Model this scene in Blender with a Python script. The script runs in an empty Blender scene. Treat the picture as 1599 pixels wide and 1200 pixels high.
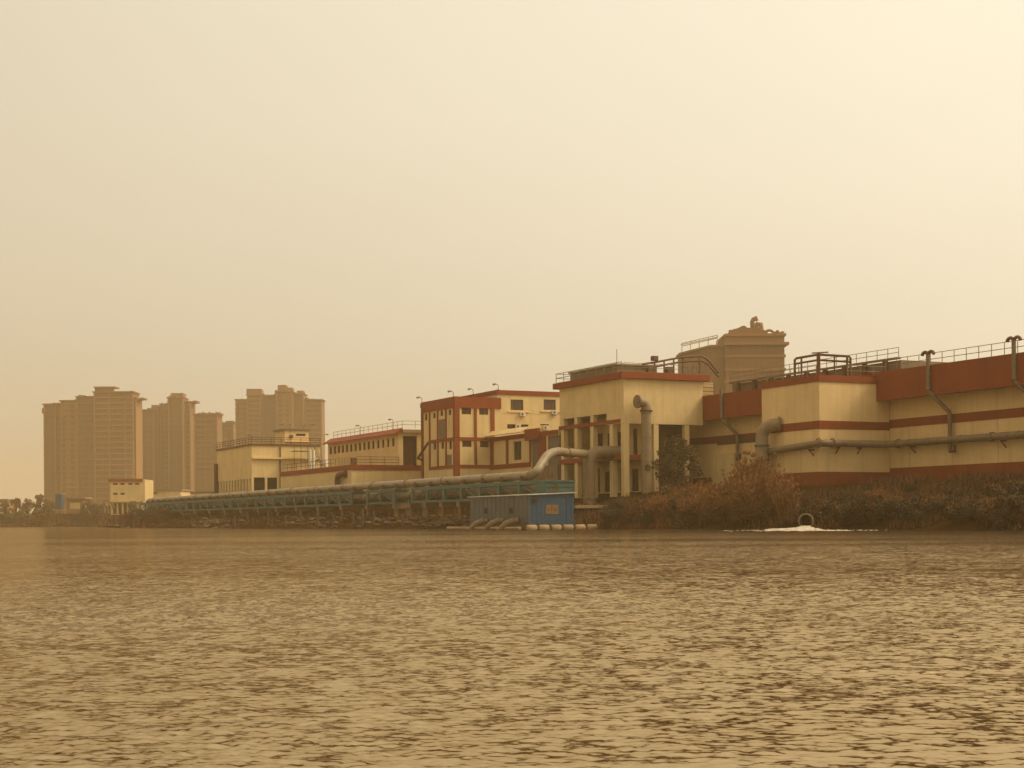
import bpy, math, random
import numpy as np
from mathutils import Vector, Matrix, noise as mnoise
rad = math.radians
sc = bpy.context.scene
COL = sc.collection

# ------------------------------------------------------------------ camera
F, CX, HY, EYE = 2400.0, 799.5, 813.5, 0.87        # photo pixels (1599 wide), horizon, eye height over the water
ROLL = rad(0.4); SR, CR = math.sin(ROLL), math.cos(ROLL)
cam = bpy.data.cameras.new('camera'); camo = bpy.data.objects.new('camera', cam); COL.objects.link(camo)
cam.sensor_width = 36.0; cam.lens = 36.0 * F / 1599.0
cam.shift_y = (HY - 600.0) / 1599.0
cam.clip_start = 0.1; cam.clip_end = 9000.0
right = Vector((CR, 0, -SR)); up = Vector((SR, 0, CR)); back = Vector((0, -1, 0))
M3 = Matrix((right, up, back)).transposed()
camo.matrix_world = Matrix.Translation((0, 0, EYE)) @ M3.to_4x4()
sc.camera = camo

# ------------------------------------------------------------------ sky, sun, exposure
SUN_AZ, SUN_EL = 90.0, 48.0                          # to the right of the view, high
wd = bpy.data.worlds.new('World'); sc.world = wd; wd.use_nodes = True
nt = wd.node_tree; nt.nodes.clear()
N, L = nt.nodes.new, nt.links.new
out = N('ShaderNodeOutputWorld'); bg = N('ShaderNodeBackground'); sky = N('ShaderNodeTexSky')
sky.sky_type = 'NISHITA'; sky.sun_disc = False
sky.sun_elevation = rad(SUN_EL); sky.sun_rotation = rad(SUN_AZ)
sky.air_density = 1.0; sky.dust_density = 10.0; sky.ozone_density = 0.0; sky.altitude = 0
hsv = N('ShaderNodeHueSaturation'); hsv.inputs['Saturation'].default_value = 0.25
mul = N('ShaderNodeMix'); mul.data_type = 'RGBA'; mul.blend_type = 'MULTIPLY'; mul.inputs[0].default_value = 1.0
mul.inputs[7].default_value = (1.0, 0.905, 0.715, 1)
dustmix = N('ShaderNodeMix'); dustmix.data_type = 'RGBA'; dustmix.inputs[0].default_value = 0.55
dustmix.inputs[7].default_value = (9.2, 8.15, 5.85, 1)
L(sky.outputs[0], hsv.inputs['Color']); L(hsv.outputs[0], mul.inputs[6])
L(mul.outputs[2], dustmix.inputs[6])
# forward-scatter glow of the dust towards the sun
wtc = N('ShaderNodeTexCoord'); wdot = N('ShaderNodeVectorMath'); wdot.operation = 'DOT_PRODUCT'
wdot.inputs[1].default_value = (math.sin(rad(SUN_AZ)) * math.cos(rad(SUN_EL)), math.cos(rad(SUN_AZ)) * math.cos(rad(SUN_EL)), math.sin(rad(SUN_EL)))
wmr = N('ShaderNodeMapRange'); wmr.interpolation_type = 'SMOOTHSTEP'; wmr.inputs[1].default_value = -0.40; wmr.inputs[2].default_value = 0.58; wmr.inputs[3].default_value = 0.0; wmr.inputs[4].default_value = 1.0
wcol = N('ShaderNodeMix'); wcol.data_type = 'RGBA'; wcol.inputs[6].default_value = (.80, .778, .77, 1); wcol.inputs[7].default_value = (1.23, 1.26, 1.34, 1)
wmul = N('ShaderNodeMix'); wmul.data_type = 'RGBA'; wmul.blend_type = 'MULTIPLY'; wmul.inputs[0].default_value = 1.0
L(wtc.outputs['Generated'], wdot.inputs[0]); L(wdot.outputs['Value'], wmr.inputs[0]); L(wmr.outputs[0], wcol.inputs[0]); L(wcol.outputs[2], wmul.inputs[7])
wn = N('ShaderNodeTexNoise'); wn.inputs['Scale'].default_value = 2.2; wn.inputs['Detail'].default_value = 4
wmap = N('ShaderNodeMapping'); wmap.inputs['Scale'].default_value = (1, 1, 2.6); L(wtc.outputs['Generated'], wmap.inputs[0]); L(wmap.outputs[0], wn.inputs['Vector'])
wnr = N('ShaderNodeMapRange'); wnr.inputs[3].default_value = .95; wnr.inputs[4].default_value = 1.06; L(wn.outputs[0], wnr.inputs[0])
wm2 = N('ShaderNodeMix'); wm2.data_type = 'RGBA'; wm2.blend_type = 'MULTIPLY'; wm2.inputs[0].default_value = 1.0; L(wnr.outputs[0], wm2.inputs[7])
L(dustmix.outputs[2], wm2.inputs[6]); L(wm2.outputs[2], wmul.inputs[6]); L(wmul.outputs[2], bg.inputs[0]); L(bg.outputs[0], out.inputs[0])
bg.inputs[1].default_value = 0.132
sl = bpy.data.lights.new('sun', 'SUN'); sl.energy = 1.7; sl.angle = rad(14); sl.color = (1.0, 0.86, 0.62)
so = bpy.data.objects.new('sun', sl); COL.objects.link(so)
sdir = Vector((math.sin(rad(SUN_AZ)) * math.cos(rad(SUN_EL)), math.cos(rad(SUN_AZ)) * math.cos(rad(SUN_EL)), math.sin(rad(SUN_EL))))
so.rotation_euler = (-sdir).to_track_quat('-Z', 'Y').to_euler(); so.location = sdir * 200
vs = sc.view_settings; vs.view_transform = 'Standard'; vs.look = 'None'; vs.gamma = 1; vs.exposure = 0.0; vs.use_curve_mapping = False
sc.cycles.max_bounces = 6; sc.cycles.volume_bounces = 2

# ------------------------------------------------------------------ survey frame of the plant: x away from the river, y upstream
TH = rad(26.0); A = (-math.sin(TH), math.cos(TH)); B = (math.cos(TH), math.sin(TH))
def ray(px, py):
    dx = px - CX; dy = py - HY
    return (dx * CR - dy * SR) / F, (dx * SR + dy * CR) / F
OY = 155.0; OX = ray(1365, 600)[0] * OY
def W(x, y, z=0.0): return Vector((OX + x * B[0] + y * A[0], OY + x * B[1] + y * A[1], z))
def yat(px, py, x):
    a, b = ray(px, py); return (a * (OY + x * B[1]) - (OX + x * B[0])) / (A[0] - a * A[1])
def xat(px, py, y):
    a, b = ray(px, py); return (a * (OY + y * A[1]) - (OX + y * A[0])) / (B[0] - a * B[1])
def zat(px, py, x, y):
    a, b = ray(px, py); return EYE - b * (OY + x * B[1] + y * A[1])
def zx(px, py, x): return zat(px, py, x, yat(px, py, x))
def zy(px, py, y): return zat(px, py, xat(px, py, y), y)
def far(px, py, Y):
    a, b = ray(px, py); return Vector((a * Y, Y, EYE - b * Y))

# ------------------------------------------------------------------ materials
def mat(name, col, col2=None, rough=0.8, scale=0.6, amount=1.0, streak=0.0, bump=0.0, metal=0.0, stretch=(1, 1, 1), island=0.0, spec=0.3):
    m = bpy.data.materials.new(name); m.use_nodes = True
    t = m.node_tree; p = t.nodes['Principled BSDF']; n, l = t.nodes.new, t.links.new
    p.inputs['Roughness'].default_value = rough; p.inputs['Metallic'].default_value = metal
    p.inputs['Specular IOR Level'].default_value = spec
    col2 = col2 or tuple(c * 0.7 for c in col)
    tc = n('ShaderNodeTexCoord'); mp = n('ShaderNodeMapping'); mp.inputs['Scale'].default_value = stretch
    l(tc.outputs['Object'], mp.inputs[0])
    nz = n('ShaderNodeTexNoise'); nz.inputs['Scale'].default_value = scale; nz.inputs['Detail'].default_value = 6; nz.inputs['Roughness'].default_value = 0.65
    l(mp.outputs[0], nz.inputs['Vector'])
    rp = n('ShaderNodeMapRange'); rp.inputs[1].default_value = 0.35; rp.inputs[2].default_value = 0.7; rp.inputs[4].default_value = amount
    l(nz.outputs[0], rp.inputs[0])
    mx = n('ShaderNodeMix'); mx.data_type = 'RGBA'; mx.inputs[6].default_value = (*col, 1); mx.inputs[7].default_value = (*col2, 1)
    l(rp.outputs[0], mx.inputs[0]); last = mx.outputs[2]
    if streak > 0:
        mp2 = n('ShaderNodeMapping'); mp2.inputs['Scale'].default_value = (1.6, 1.6, 0.12); l(tc.outputs['Object'], mp2.inputs[0])
        n2 = n('ShaderNodeTexNoise'); n2.inputs['Scale'].default_value = 1.0; n2.inputs['Detail'].default_value = 5; l(mp2.outputs[0], n2.inputs['Vector'])
        r2 = n('ShaderNodeMapRange'); r2.inputs[1].default_value = 0.5; r2.inputs[2].default_value = 0.75; r2.inputs[4].default_value = streak; l(n2.outputs[0], r2.inputs[0])
        m2 = n('ShaderNodeMix'); m2.data_type = 'RGBA'; m2.inputs[7].default_value = (*[c * 0.45 for c in col2], 1)
        l(r2.outputs[0], m2.inputs[0]); l(last, m2.inputs[6]); last = m2.outputs[2]
    if island > 0:
        g = n('ShaderNodeNewGeometry'); r3 = n('ShaderNodeMapRange'); r3.inputs[3].default_value = 1 - island; r3.inputs[4].default_value = 1 + island
        l(g.outputs['Random Per Island'], r3.inputs[0])
        m3 = n('ShaderNodeMix'); m3.data_type = 'RGBA'; m3.blend_type = 'MULTIPLY'; m3.inputs[0].default_value = 1
        l(last, m3.inputs[6]); l(r3.outputs[0], m3.inputs[7]); last = m3.outputs[2]
    l(last, p.inputs['Base Color'])
    if bump > 0:
        nb = n('ShaderNodeTexNoise'); nb.inputs['Scale'].default_value = scale * 6; nb.inputs['Detail'].default_value = 4; l(tc.outputs['Object'], nb.inputs['Vector'])
        b = n('ShaderNodeBump'); b.inputs['Strength'].default_value = bump; b.inputs['Distance'].default_value = 0.05
        l(nb.outputs[0], b.inputs['Height']); l(b.outputs[0], p.inputs['Normal'])
    return m
M = {
 'cream': mat('cream_plaster', (.62, .445, .205), (.53, .37, .155), streak=.25, bump=.2, scale=.35),
 'cream_dim': mat('ochre_plaster', (.68, .475, .22), (.58, .395, .165), streak=.25, bump=.2, scale=.35),
 'cream_joint': mat('plaster_joint', (.36, .24, .09), scale=2),
 'shadewall': mat('shaded_plaster', (.17, .085, .030), (.12, .058, .02), streak=.3),  # brown carries the shade behind the hall's front columns
 'red': mat('red_plaster', (.225, .040, .004), (.18, .032, .003), streak=.2, bump=.15, scale=.4),
 'pierc': mat('pier_concrete', (.21, .12, .058), (.14, .078, .034), streak=.4, bump=.3, scale=.7),
 'pierc2': mat('brown_pipe_paint', (.13, .10, .055), (.085, .062, .032), rough=.5, streak=.3, scale=1),
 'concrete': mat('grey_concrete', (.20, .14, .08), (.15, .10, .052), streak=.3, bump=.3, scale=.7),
 'pale': mat('pale_concrete', (.30, .205, .11), (.21, .14, .07), streak=.2, bump=.3, scale=.7),
 'longpipe': mat('bleached_pipe_paint', (.27, .20, .115), (.19, .135, .075), rough=.45, streak=.2, scale=.8),
 'pipe': mat('dusty_pipe_paint', (.205, .135, .07), (.15, .095, .045), rough=.55, streak=.2, scale=.8),
 'palepipe': mat('pale_pipe_paint', (.27, .185, .10), (.20, .13, .068), rough=.55, streak=.2, scale=.8),
 'rust': mat('rusty_steel', (.13, .055, .022), (.08, .032, .012), rough=.7, scale=2),
 'steel': mat('dull_steel', (.20, .145, .085), (.14, .095, .05), rough=.6, scale=2),
 'green': mat('green_steel_paint', (.055, .118, .098), (.042, .08, .062), rough=.6, streak=.3, scale=1.2),
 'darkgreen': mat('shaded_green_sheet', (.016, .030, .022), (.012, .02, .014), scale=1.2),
 'greenpanel': mat('green_grey_panel', (.05, .088, .07), (.038, .055, .04), rough=.6, streak=.3, scale=1.2),
 'blue': mat('blue_sheet_paint', (.022, .062, .108), (.018, .046, .076), rough=.5, streak=.35, scale=1.0),
 'bluegrey': mat('faded_blue_sheet', (.075, .088, .094), (.058, .064, .064), rough=.55, streak=.4, scale=1.0),
 'roofmetal': mat('pale_sheet_metal', (.45, .42, .36), (.34, .31, .25), rough=.45, scale=1.2),
 'dark': mat('dark_interior', (.045, .018, .007), (.03, .012, .005), scale=1),
 'pane': mat('dusty_window_glass', (.075, .035, .014), (.05, .022, .009), rough=.25, scale=.8, spec=.5),
 'shutter': mat('grey_shutter', (.17, .115, .065), (.13, .085, .045), streak=.3, scale=1),
 'sign': mat('yellow_sign_paint', (.19, .115, .045), (.13, .075, .028), scale=3),
 'signmark': mat('brown_sign_mark', (.15, .06, .015), scale=3),
 'white': mat('white_paint', (.62, .54, .40), (.5, .42, .3), scale=2),
 'tower': mat('tower_facade', (.225, .115, .050), (.185, .093, .040), scale=.05, streak=.15),
 'tower2': mat('tower_pilaster', (.29, .145, .06), (.25, .12, .048), scale=.05),
 'towerwin': mat('tower_glazing', (.19, .09, .034), (.155, .073, .027), rough=.4, scale=.1),
 'earth': mat('bank_earth', (.045, .021, .005), (.024, .011, .003), scale=.35, bump=1.0, rough=.95, spec=0.0),
 'rock': mat('rubble_stone', (.11, .062, .026), (.07, .038, .015), scale=1, bump=.5, island=.35),
 'timber': mat('weathered_timber', (.10, .055, .024), (.06, .03, .012), scale=2, streak=.4),
 'bark': mat('bark', (.085, .05, .024), scale=3, bump=.4),
 'leaf_olive': mat('olive_leaves', (.066, .037, .007), (.036, .020, .004), scale=.8, island=.5, rough=.7),
 'leaf_tree': mat('brown_green_leaves', (.105, .058, .010), (.06, .032, .005), scale=.7, island=.5, rough=.7),
 'leaf_green': mat('dull_green_leaves', (.058, .036, .007), (.032, .019, .004), scale=.7, island=.5, rough=.7),
 'leaf_brown': mat('dry_brown_leaves', (.11, .044, .008), (.06, .024, .005), scale=.8, island=.5, rough=.8),
 'reed': mat('dry_reed', (.165, .062, .011), (.095, .035, .006), scale=.7, island=.45, rough=.8),
 'plume': mat('reed_plume', (.235, .105, .03), (.165, .07, .019), scale=2, island=.3, rough=.9),
 'foam': mat('water_foam', (.60, .52, .40), (.30, .22, .13), rough=.7, scale=3),
 'fartree': mat('far_tree_leaves', (.19, .12, .05), (.13, .08, .033), scale=.3, island=.4),  # leaf colour paled to add to the distance haze
}

# ------------------------------------------------------------------ builders
BASE = {}
class MB:
    def __init__(s): s.v = []; s.f = []; s.sm = []
    def add(s, vs, fs, smooth=False):
        n = len(s.v); s.v += [tuple(p) for p in vs]; s.f += [tuple(i + n for i in f) for f in fs]; s.sm += [smooth] * len(fs); return s
    def box(s, x0, x1, y0, y1, z0, z1):
        if x0 > x1: x0, x1 = x1, x0
        if y0 > y1: y0, y1 = y1, y0
        return s.add([(x, y, z) for x in (x0, x1) for y in (y0, y1) for z in (z0, z1)],
            [(0, 1, 3, 2), (4, 6, 7, 5), (0, 4, 5, 1), (2, 3, 7, 6), (0, 2, 6, 4), (1, 5, 7, 3)])
    def tube(s, pts, r, n=12, cap=True, smooth=True):
        P = [Vector(p) for p in pts]; rs = r if isinstance(r, (list, tuple)) else [r] * len(P)
        T = []
        for i in range(len(P)):
            a = P[min(i + 1, len(P) - 1)] - P[max(i - 1, 0)]
            T.append(a.normalized())
        u = T[0].orthogonal().normalized(); vs = []; 
        for i, p in enumerate(P):
            u = (u - T[i] * u.dot(T[i])).normalized(); w = T[i].cross(u)
            for k in range(n):
                a = 2 * math.pi * k / n + math.pi / n
                vs.append(p + (u * math.cos(a) + w * math.sin(a)) * rs[i])
        fs = [(i * n + k, i * n + (k + 1) % n, (i + 1) * n + (k + 1) % n, (i + 1) * n + k) for i in range(len(P) - 1) for k in range(n)]
        s.add(vs, fs, smooth)
        if cap:
            m = len(P) - 1
            s.add(vs[:n], [tuple(range(n))[::-1]]); s.add(vs[m * n:], [tuple(range(n))])
        return s
    def bar(s, p, q, w, h=None):
        return s.tube([p, q], (w if h is None else max(w, h)) * 0.7071, 4, True, False)
    def prism(s, poly, z0, z1):
        n = len(poly)
        return s.add([(x, y, z0) for x, y in poly] + [(x, y, z1) for x, y in poly],
            [tuple(range(n))[::-1], tuple(range(n, 2 * n))] + [(i, (i + 1) % n, n + (i + 1) % n, n + i) for i in range(n)])
    def wall(s, o, d, n, length, t, z0, z1, holes=()):
        d = Vector((*d, 0)); n = Vector((*n, 0)); o = Vector((*o, 0))
        xs = sorted({0.0, length, *[h[0] for h in holes], *[h[1] for h in holes]}); zs = sorted({z0, z1, *[h[2] for h in holes], *[h[3] for h in holes]})
        xs = [x for x in xs if -1e-6 <= x <= length + 1e-6]; zs = [z for z in zs if z0 - 1e-6 <= z <= z1 + 1e-6]
        def solid(i, j):
            if not (0 <= i < len(xs) - 1 and 0 <= j < len(zs) - 1): return False
            cx = (xs[i] + xs[i + 1]) / 2; cz = (zs[j] + zs[j + 1]) / 2
            return not any(h[0] < cx < h[1] and h[2] < cz < h[3] for h in holes)
        def pt(a, z, k): return o + d * a - n * (t * k) + Vector((0, 0, z))
        for i in range(len(xs) - 1):
            for j in range(len(zs) - 1):
                if not solid(i, j): continue
                a0, a1, b0, b1 = xs[i], xs[i + 1], zs[j], zs[j + 1]
                for k in (0, 1): s.add([pt(a0, b0, k), pt(a1, b0, k), pt(a1, b1, k), pt(a0, b1, k)], [(0, 1, 2, 3)])
                for (di, dj, e) in ((-1, 0, ((a0, b0), (a0, b1))), (1, 0, ((a1, b0), (a1, b1))), (0, -1, ((a0, b0), (a1, b0))), (0, 1, ((a0, b1), (a1, b1)))):
                    if not solid(i + di, j + dj):
                        s.add([pt(*e[0], 0), pt(*e[1], 0), pt(*e[1], 1), pt(*e[0], 1)], [(0, 1, 2, 3)])
        return s
    def build(s, name, m, parent=None, base=None):
        b = Vector(base if base is not None else (BASE[parent.name] if parent else (0, 0, 0)))
        me = bpy.data.meshes.new(name)
        me.from_pydata([(p[0] - b.x, p[1] - b.y, p[2] - b.z) for p in s.v], [], s.f)
        me.polygons.foreach_set('use_smooth', s.sm); me.materials.append(M[m] if isinstance(m, str) else m); me.update()
        o = bpy.data.objects.new(name, me); COL.objects.link(o)
        if parent: o.parent = parent
        BASE[o.name] = tuple(b)
        return o
def tag(o, label, cat, group=None, kind=None):
    if label: o['label'] = label
    if cat: o['category'] = cat
    if group: o['group'] = group
    if kind: o['kind'] = kind
    return o
def thing(name, label, cat, base, plant=True, group=None):
    o = bpy.data.objects.new(name, None); COL.objects.link(o); o.empty_display_size = 0.5
    if plant: o.location = W(*base); o.rotation_euler = (0, 0, TH)
    else: o.location = base
    BASE[o.name] = tuple(base)
    return tag(o, label, cat, group)
def solo(mb, name, m, label, cat, base, plant=True, group=None, kind=None):
    o = mb.build(name, m, None, base)
    if plant: o.location = W(*base); o.rotation_euler = (0, 0, TH)
    else: o.location = base
    return tag(o, label, cat, group, kind)
def copy_tree(o, parent=None):
    c = o.copy(); COL.objects.link(c); c.parent = parent
    for ch in list(o.children): copy_tree(ch, c)
    return c
def B1(*a): return MB().box(*a)
def arc(c, u, w, r, a0, a1, n=8):
    c, u, w = Vector(c), Vector(u), Vector(w)
    return [c + u * (r * math.cos(rad(a0 + (a1 - a0) * i / n))) + w * (r * math.sin(rad(a0 + (a1 - a0) * i / n))) for i in range(n + 1)]

def window(parent, o, d, n, s0, s1, z0, z1, pane='pane', bars=1, inset=0.14, frame='steel'):
    """one window in the opening s0..s1, z0..z1 of the wall whose outer face starts at o"""
    o = Vector((*o, 0)); d = Vector((*d, 0)); n = Vector((*n, 0))
    def slab(mb, a0, a1, b0, b1, k0, k1):
        v = [o + d * a + Vector((0, 0, b)) - n * k for a in (a0, a1) for b in (b0, b1) for k in (k0, k1)]
        mb.add(v, [(0, 1, 3, 2), (4, 6, 7, 5), (0, 4, 5, 1), (2, 3, 7, 6), (0, 2, 6, 4), (1, 5, 7, 3)])
    fr = MB(); e = 0.006; w = 0.07
    slab(fr, s0 + e, s0 + w, z0 + e, z1 - e, inset, inset + .06); slab(fr, s1 - w, s1 - e, z0 + e, z1 - e, inset, inset + .06)
    slab(fr, s0 + w, s1 - w, z0 + e, z0 + w, inset, inset + .06); slab(fr, s0 + w, s1 - w, z1 - w, z1 - e, inset, inset + .06)
    for k in range(bars):
        c = s0 + (s1 - s0) * (k + 1) / (bars + 1); slab(fr, c - .03, c + .03, z0 + w, z1 - w, inset + .005, inset + .055)
    f = fr.build('window', frame, parent)
    p = MB(); slab(p, s0 + w, s1 - w, z0 + w, z1 - w, inset + .065, inset + .085)
    p.build('pane', pane, f)
    return f
def railing(parent, pts, h=1.05, step=1.6, r=0.035, m='steel', rails=2, name='railing'):
    mb = MB(); P = [Vector(p) for p in pts]
    for a, b in zip(P[:-1], P[1:]):
        n = max(1, round((b - a).length / step))
        for i in range(n + 1):
            q = a.lerp(b, i / n)
            if i < n or b is P[-1]: mb.tube([q, q + Vector((0, 0, h))], r, 6)
        for k in range(rails):
            z = Vector((0, 0, h * (k + 1) / rails)); mb.tube([a + z, b + z], r, 6)
    return mb.build(name, m, parent)
RX = ((0, 1), (-1, 0)); FY = ((1, 0), (0, -1))        # (direction, outward normal) of a river face and of a downstream face
def shell(x0, x1, y0, y1, z0, z1, river=(), front=(), t=0.3):
    mb = MB()
    mb.wall((x0, y0), (0, 1), (-1, 0), y1 - y0, t, z0, z1, river)
    mb.wall((x0 + t + .004, y0), (1, 0), (0, -1), x1 - x0 - t - .004, t, z0, z1, [(h[0] - t - .004, h[1] - t - .004, h[2], h[3]) for h in front])
    mb.box(x1 - t, x1, y0 + t + .004, y1, z0, z1); mb.box(x0 + t + .004, x1 - t - .004, y1 - t, y1, z0, z1)
    return mb

# ------------------------------------------------------------------ ground, shoreline, water
D = Vector((0.25, 0.968)); D.normalize(); Q = Vector((D.y, -D.x))
_sh = [W(-27, -75), W(-26.5, -20), W(-26, 25), W(-28, 40), W(-33, 60), W(-37, 85), W(-38, 130), W(-38, 170), W(-37, 200)]
_sh = [Vector((p.x, p.y)) for p in _sh]
_sh = [Vector((420, -150)), Vector((150, 20))] + _sh + [Vector((far(150, 820, 440).x, 440)), Vector((far(60, 820, 470).x, 470)), Vector((-260, 530)), Vector((-700, 650)), Vector((-2600, 900))]
_q = np.array([p.dot(Q) for p in _sh])[::-1]; _d = np.array([p.dot(D) for p in _sh])[::-1]
_pr_d = np.array([-30, -4, 0, 1.5, 4, 8, 12, 15, 19, 60, 4000.]); _pr_z = np.array([-4, -1.2, -.08, .55, .95, 1.45, 2.1, 2.9, 4.15, 4.3, 5.0])
def shore_d(q): return float(np.interp(q, _q, _d))
def ground(X, Y):
    p = Vector((X, Y)); q = p.dot(Q); t = p.dot(D) - shore_d(q) + 0.9 * mnoise.noise(Vector((q * .11, 3.3, 0))) + .5 * mnoise.noise(Vector((q * .4, 7.3, 0)))
    z = float(np.interp(t * .68, _pr_d, _pr_z))
    amp = .35 if 0 < t < 26 else 0.05
    return z + amp * mnoise.noise(Vector((X * .22, Y * .22, 1.7))) + amp * .5 * mnoise.noise(Vector((X * .7, Y * .7, 4.7))), t
def gplant(x, y):
    p = W(x, y); return ground(p.x, p.y)[0]
tq = np.concatenate([np.linspace(-2450, -420, 30), np.arange(-410, 130, 1.6), np.linspace(132, 460, 40)])
tt = np.concatenate([[-20, -8, -3], np.arange(-1, 34, 1.0), [36, 40, 46, 55, 80, 130, 250, 500, 1000, 1800, 3000]])
vsx = []
for q in tq:
    s = shore_d(q)
    for t in tt:
        p = D * (s + t) + Q * q
        vsx.append((p.x, p.y, ground(p.x, p.y)[0]))
nT = len(tt)
g = MB(); g.add(vsx, [(i * nT + j, (i + 1) * nT + j, (i + 1) * nT + j + 1, i * nT + j + 1) for i in range(len(tq) - 1) for j in range(nT - 1)], True)
tag(g.build('ground', 'earth'), None, None, kind='structure')

def water():
    rng = np.random.default_rng(5)
    rs = [1.0]
    while rs[-1] < 2600:
        r = rs[-1]; rs.append(r * (1.05 if r < 5 else 1.0023 if r < 45 else 1.006 if r < 110 else 1.05))
    rs = np.array(rs)
    an = np.concatenate([np.linspace(-75, -23, 40), np.linspace(-22.5, 22.5, 680), np.linspace(23, 100, 56)]) * math.pi / 180
    R_, A_ = np.meshgrid(rs, an, indexing='ij'); X = R_ * np.sin(A_); Y = R_ * np.cos(A_); Z = np.zeros_like(X)
    dr = np.gradient(rs)[:, None] * np.ones_like(X)
    # patches of calm and ruffled water
    patch = np.zeros_like(X)
    for k in range(9):
        lam = rng.uniform(7, 34); th = math.pi / 2 + rng.normal(0, .35); ph = rng.uniform(0, 6.28)
        patch += np.sin(2 * math.pi * (X * math.cos(th) + Y * math.sin(th)) / lam + ph + 1.2 * np.sin(X / rng.uniform(7, 19) + ph))
    patch = np.clip(1.1 + patch / 5.0, .62, 1.8) * np.clip(1.05 + .022 * np.minimum(X + 6, 0) * np.clip((R_ - 22) / 30, 0, 1), .12, 1) * np.clip(1.08 - .25 * (X / np.maximum(R_, 1) + .04) / .25, .85, 1.25)
    wind = rad(74)
    for k in range(110):
        lam = math.exp(rng.uniform(math.log(.035), math.log(.165))); th = wind + rng.normal(0, .75)
        slope = .033 * (lam / .15) ** -.15
        amp = slope * lam / (2 * math.pi)
        fade = np.clip((lam / (2.6 * dr) - .6), 0, 1)
        ph = rng.uniform(0, 6.28)
        p = 2 * math.pi * (X * math.cos(th) + Y * math.sin(th)) / lam + ph
        Z += amp * fade * patch * np.sin(p + .55 * np.sin(p))
    nR, nA = X.shape
    idx = np.arange(nR * nA).reshape(nR, nA)
    quads = np.stack([idx[:-1, :-1], idx[:-1, 1:], idx[1:, 1:], idx[1:, :-1]], -1).reshape(-1, 4)[:, ::-1]
    me = bpy.data.meshes.new('water'); me.vertices.add(nR * nA); me.vertices.foreach_set('co', np.stack([X, Y, Z], -1).ravel())
    nq = len(quads); me.loops.add(nq * 4); me.loops.foreach_set('vertex_index', quads.ravel().astype(np.int32))
    me.polygons.add(nq); me.polygons.foreach_set('loop_start', np.arange(0, nq * 4, 4, dtype=np.int32)); me.polygons.foreach_set('use_smooth', np.ones(nq, bool))
    me.update(calc_edges=True)
    m = bpy.data.materials.new('river_water'); m.use_nodes = True; t = m.node_tree; p = t.nodes['Principled BSDF']; n, l = t.nodes.new, t.links.new
    t.nodes.remove(p); mo = t.nodes['Material Output']
    df = n('ShaderNodeBsdfDiffuse'); df.inputs['Color'].default_value = (.105, .056, .014, 1)        # silt in the water
    gl = n('ShaderNodeBsdfGlossy'); gl.inputs['Color'].default_value = (.51, .385, .228, 1); gl.inputs['Roughness'].default_value = .13   # tint that dims and warms the reflected sky
    fr = n('ShaderNodeFresnel'); fr.inputs['IOR'].default_value = 1.36
    ms = n('ShaderNodeMixShader'); l(fr.outputs[0], ms.inputs[0]); l(df.outputs[0], ms.inputs[1]); l(gl.outputs[0], ms.inputs[2]); l(ms.outputs[0], mo.inputs['Surface'])
    tc = n('ShaderNodeTexCoord'); last = None
    pn = n('ShaderNodeTexNoise'); pn.inputs['Scale'].default_value = 1; pn.inputs['Detail'].default_value = 3
    pm = n('ShaderNodeMapping'); pm.inputs['Scale'].default_value = (.022, .085, 1); l(tc.outputs['Object'], pm.inputs[0]); l(pm.outputs[0], pn.inputs['Vector'])
    pr = n('ShaderNodeMapRange'); pr.inputs[1].default_value = .38; pr.inputs[2].default_value = .56; pr.inputs[3].default_value = .3; pr.inputs[4].default_value = 1.0; l(pn.outputs[0], pr.inputs[0])
    sxyz = n('ShaderNodeSeparateXYZ'); l(tc.outputs['Object'], sxyz.inputs[0])       # the reach under the left bank lies sheltered
    shl = n('ShaderNodeMapRange'); shl.inputs[1].default_value = -30; shl.inputs[2].default_value = -7; shl.inputs[3].default_value = .2; l(sxyz.outputs[0], shl.inputs[0])
    bx = n('ShaderNodeVectorMath'); bx.operation = 'DOT_PRODUCT'; bx.inputs[1].default_value = (B[0], B[1], 0); l(tc.outputs['Object'], bx.inputs[0])
    lee = n('ShaderNodeMapRange'); c0 = OX * B[0] + OY * B[1]; lee.inputs[1].default_value = c0 - 78; lee.inputs[2].default_value = c0 - 40; lee.inputs[3].default_value = 1; lee.inputs[4].default_value = .22; l(bx.outputs['Value'], lee.inputs[0])
    pm3 = n('ShaderNodeMath'); pm3.operation = 'MULTIPLY'; l(pr.outputs[0], pm3.inputs[0]); l(lee.outputs[0], pm3.inputs[1]); pr = pm3      # lee of the bank
    pm2 = n('ShaderNodeMath'); pm2.operation = 'MULTIPLY'; l(pr.outputs[0], pm2.inputs[0]); l(shl.outputs[0], pm2.inputs[1]); pr = pm2
    geo = n('ShaderNodeNewGeometry'); last = geo.outputs['Normal']
    for (scl, amp, ro) in ((23, 1.0, 20), (9, 1.1, -14), (2.6, .45, 9)):
        mp = n('ShaderNodeMapping'); mp.inputs['Scale'].default_value = (.75, 1, 1); mp.inputs['Rotation'].default_value = (0, 0, rad(ro)); l(tc.outputs['Object'], mp.inputs[0])
        nz = n('ShaderNodeTexNoise'); nz.inputs['Scale'].default_value = scl; nz.inputs['Detail'].default_value = 2; l(mp.outputs[0], nz.inputs['Vector'])
        sb = n('ShaderNodeVectorMath'); sb.operation = 'SUBTRACT'; sb.inputs[1].default_value = (.5, .5, .5); l(nz.outputs['Color'], sb.inputs[0])
        sx_ = n('ShaderNodeVectorMath'); sx_.operation = 'MULTIPLY'; sx_.inputs[1].default_value = (amp, amp, 0); l(sb.outputs[0], sx_.inputs[0])
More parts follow.
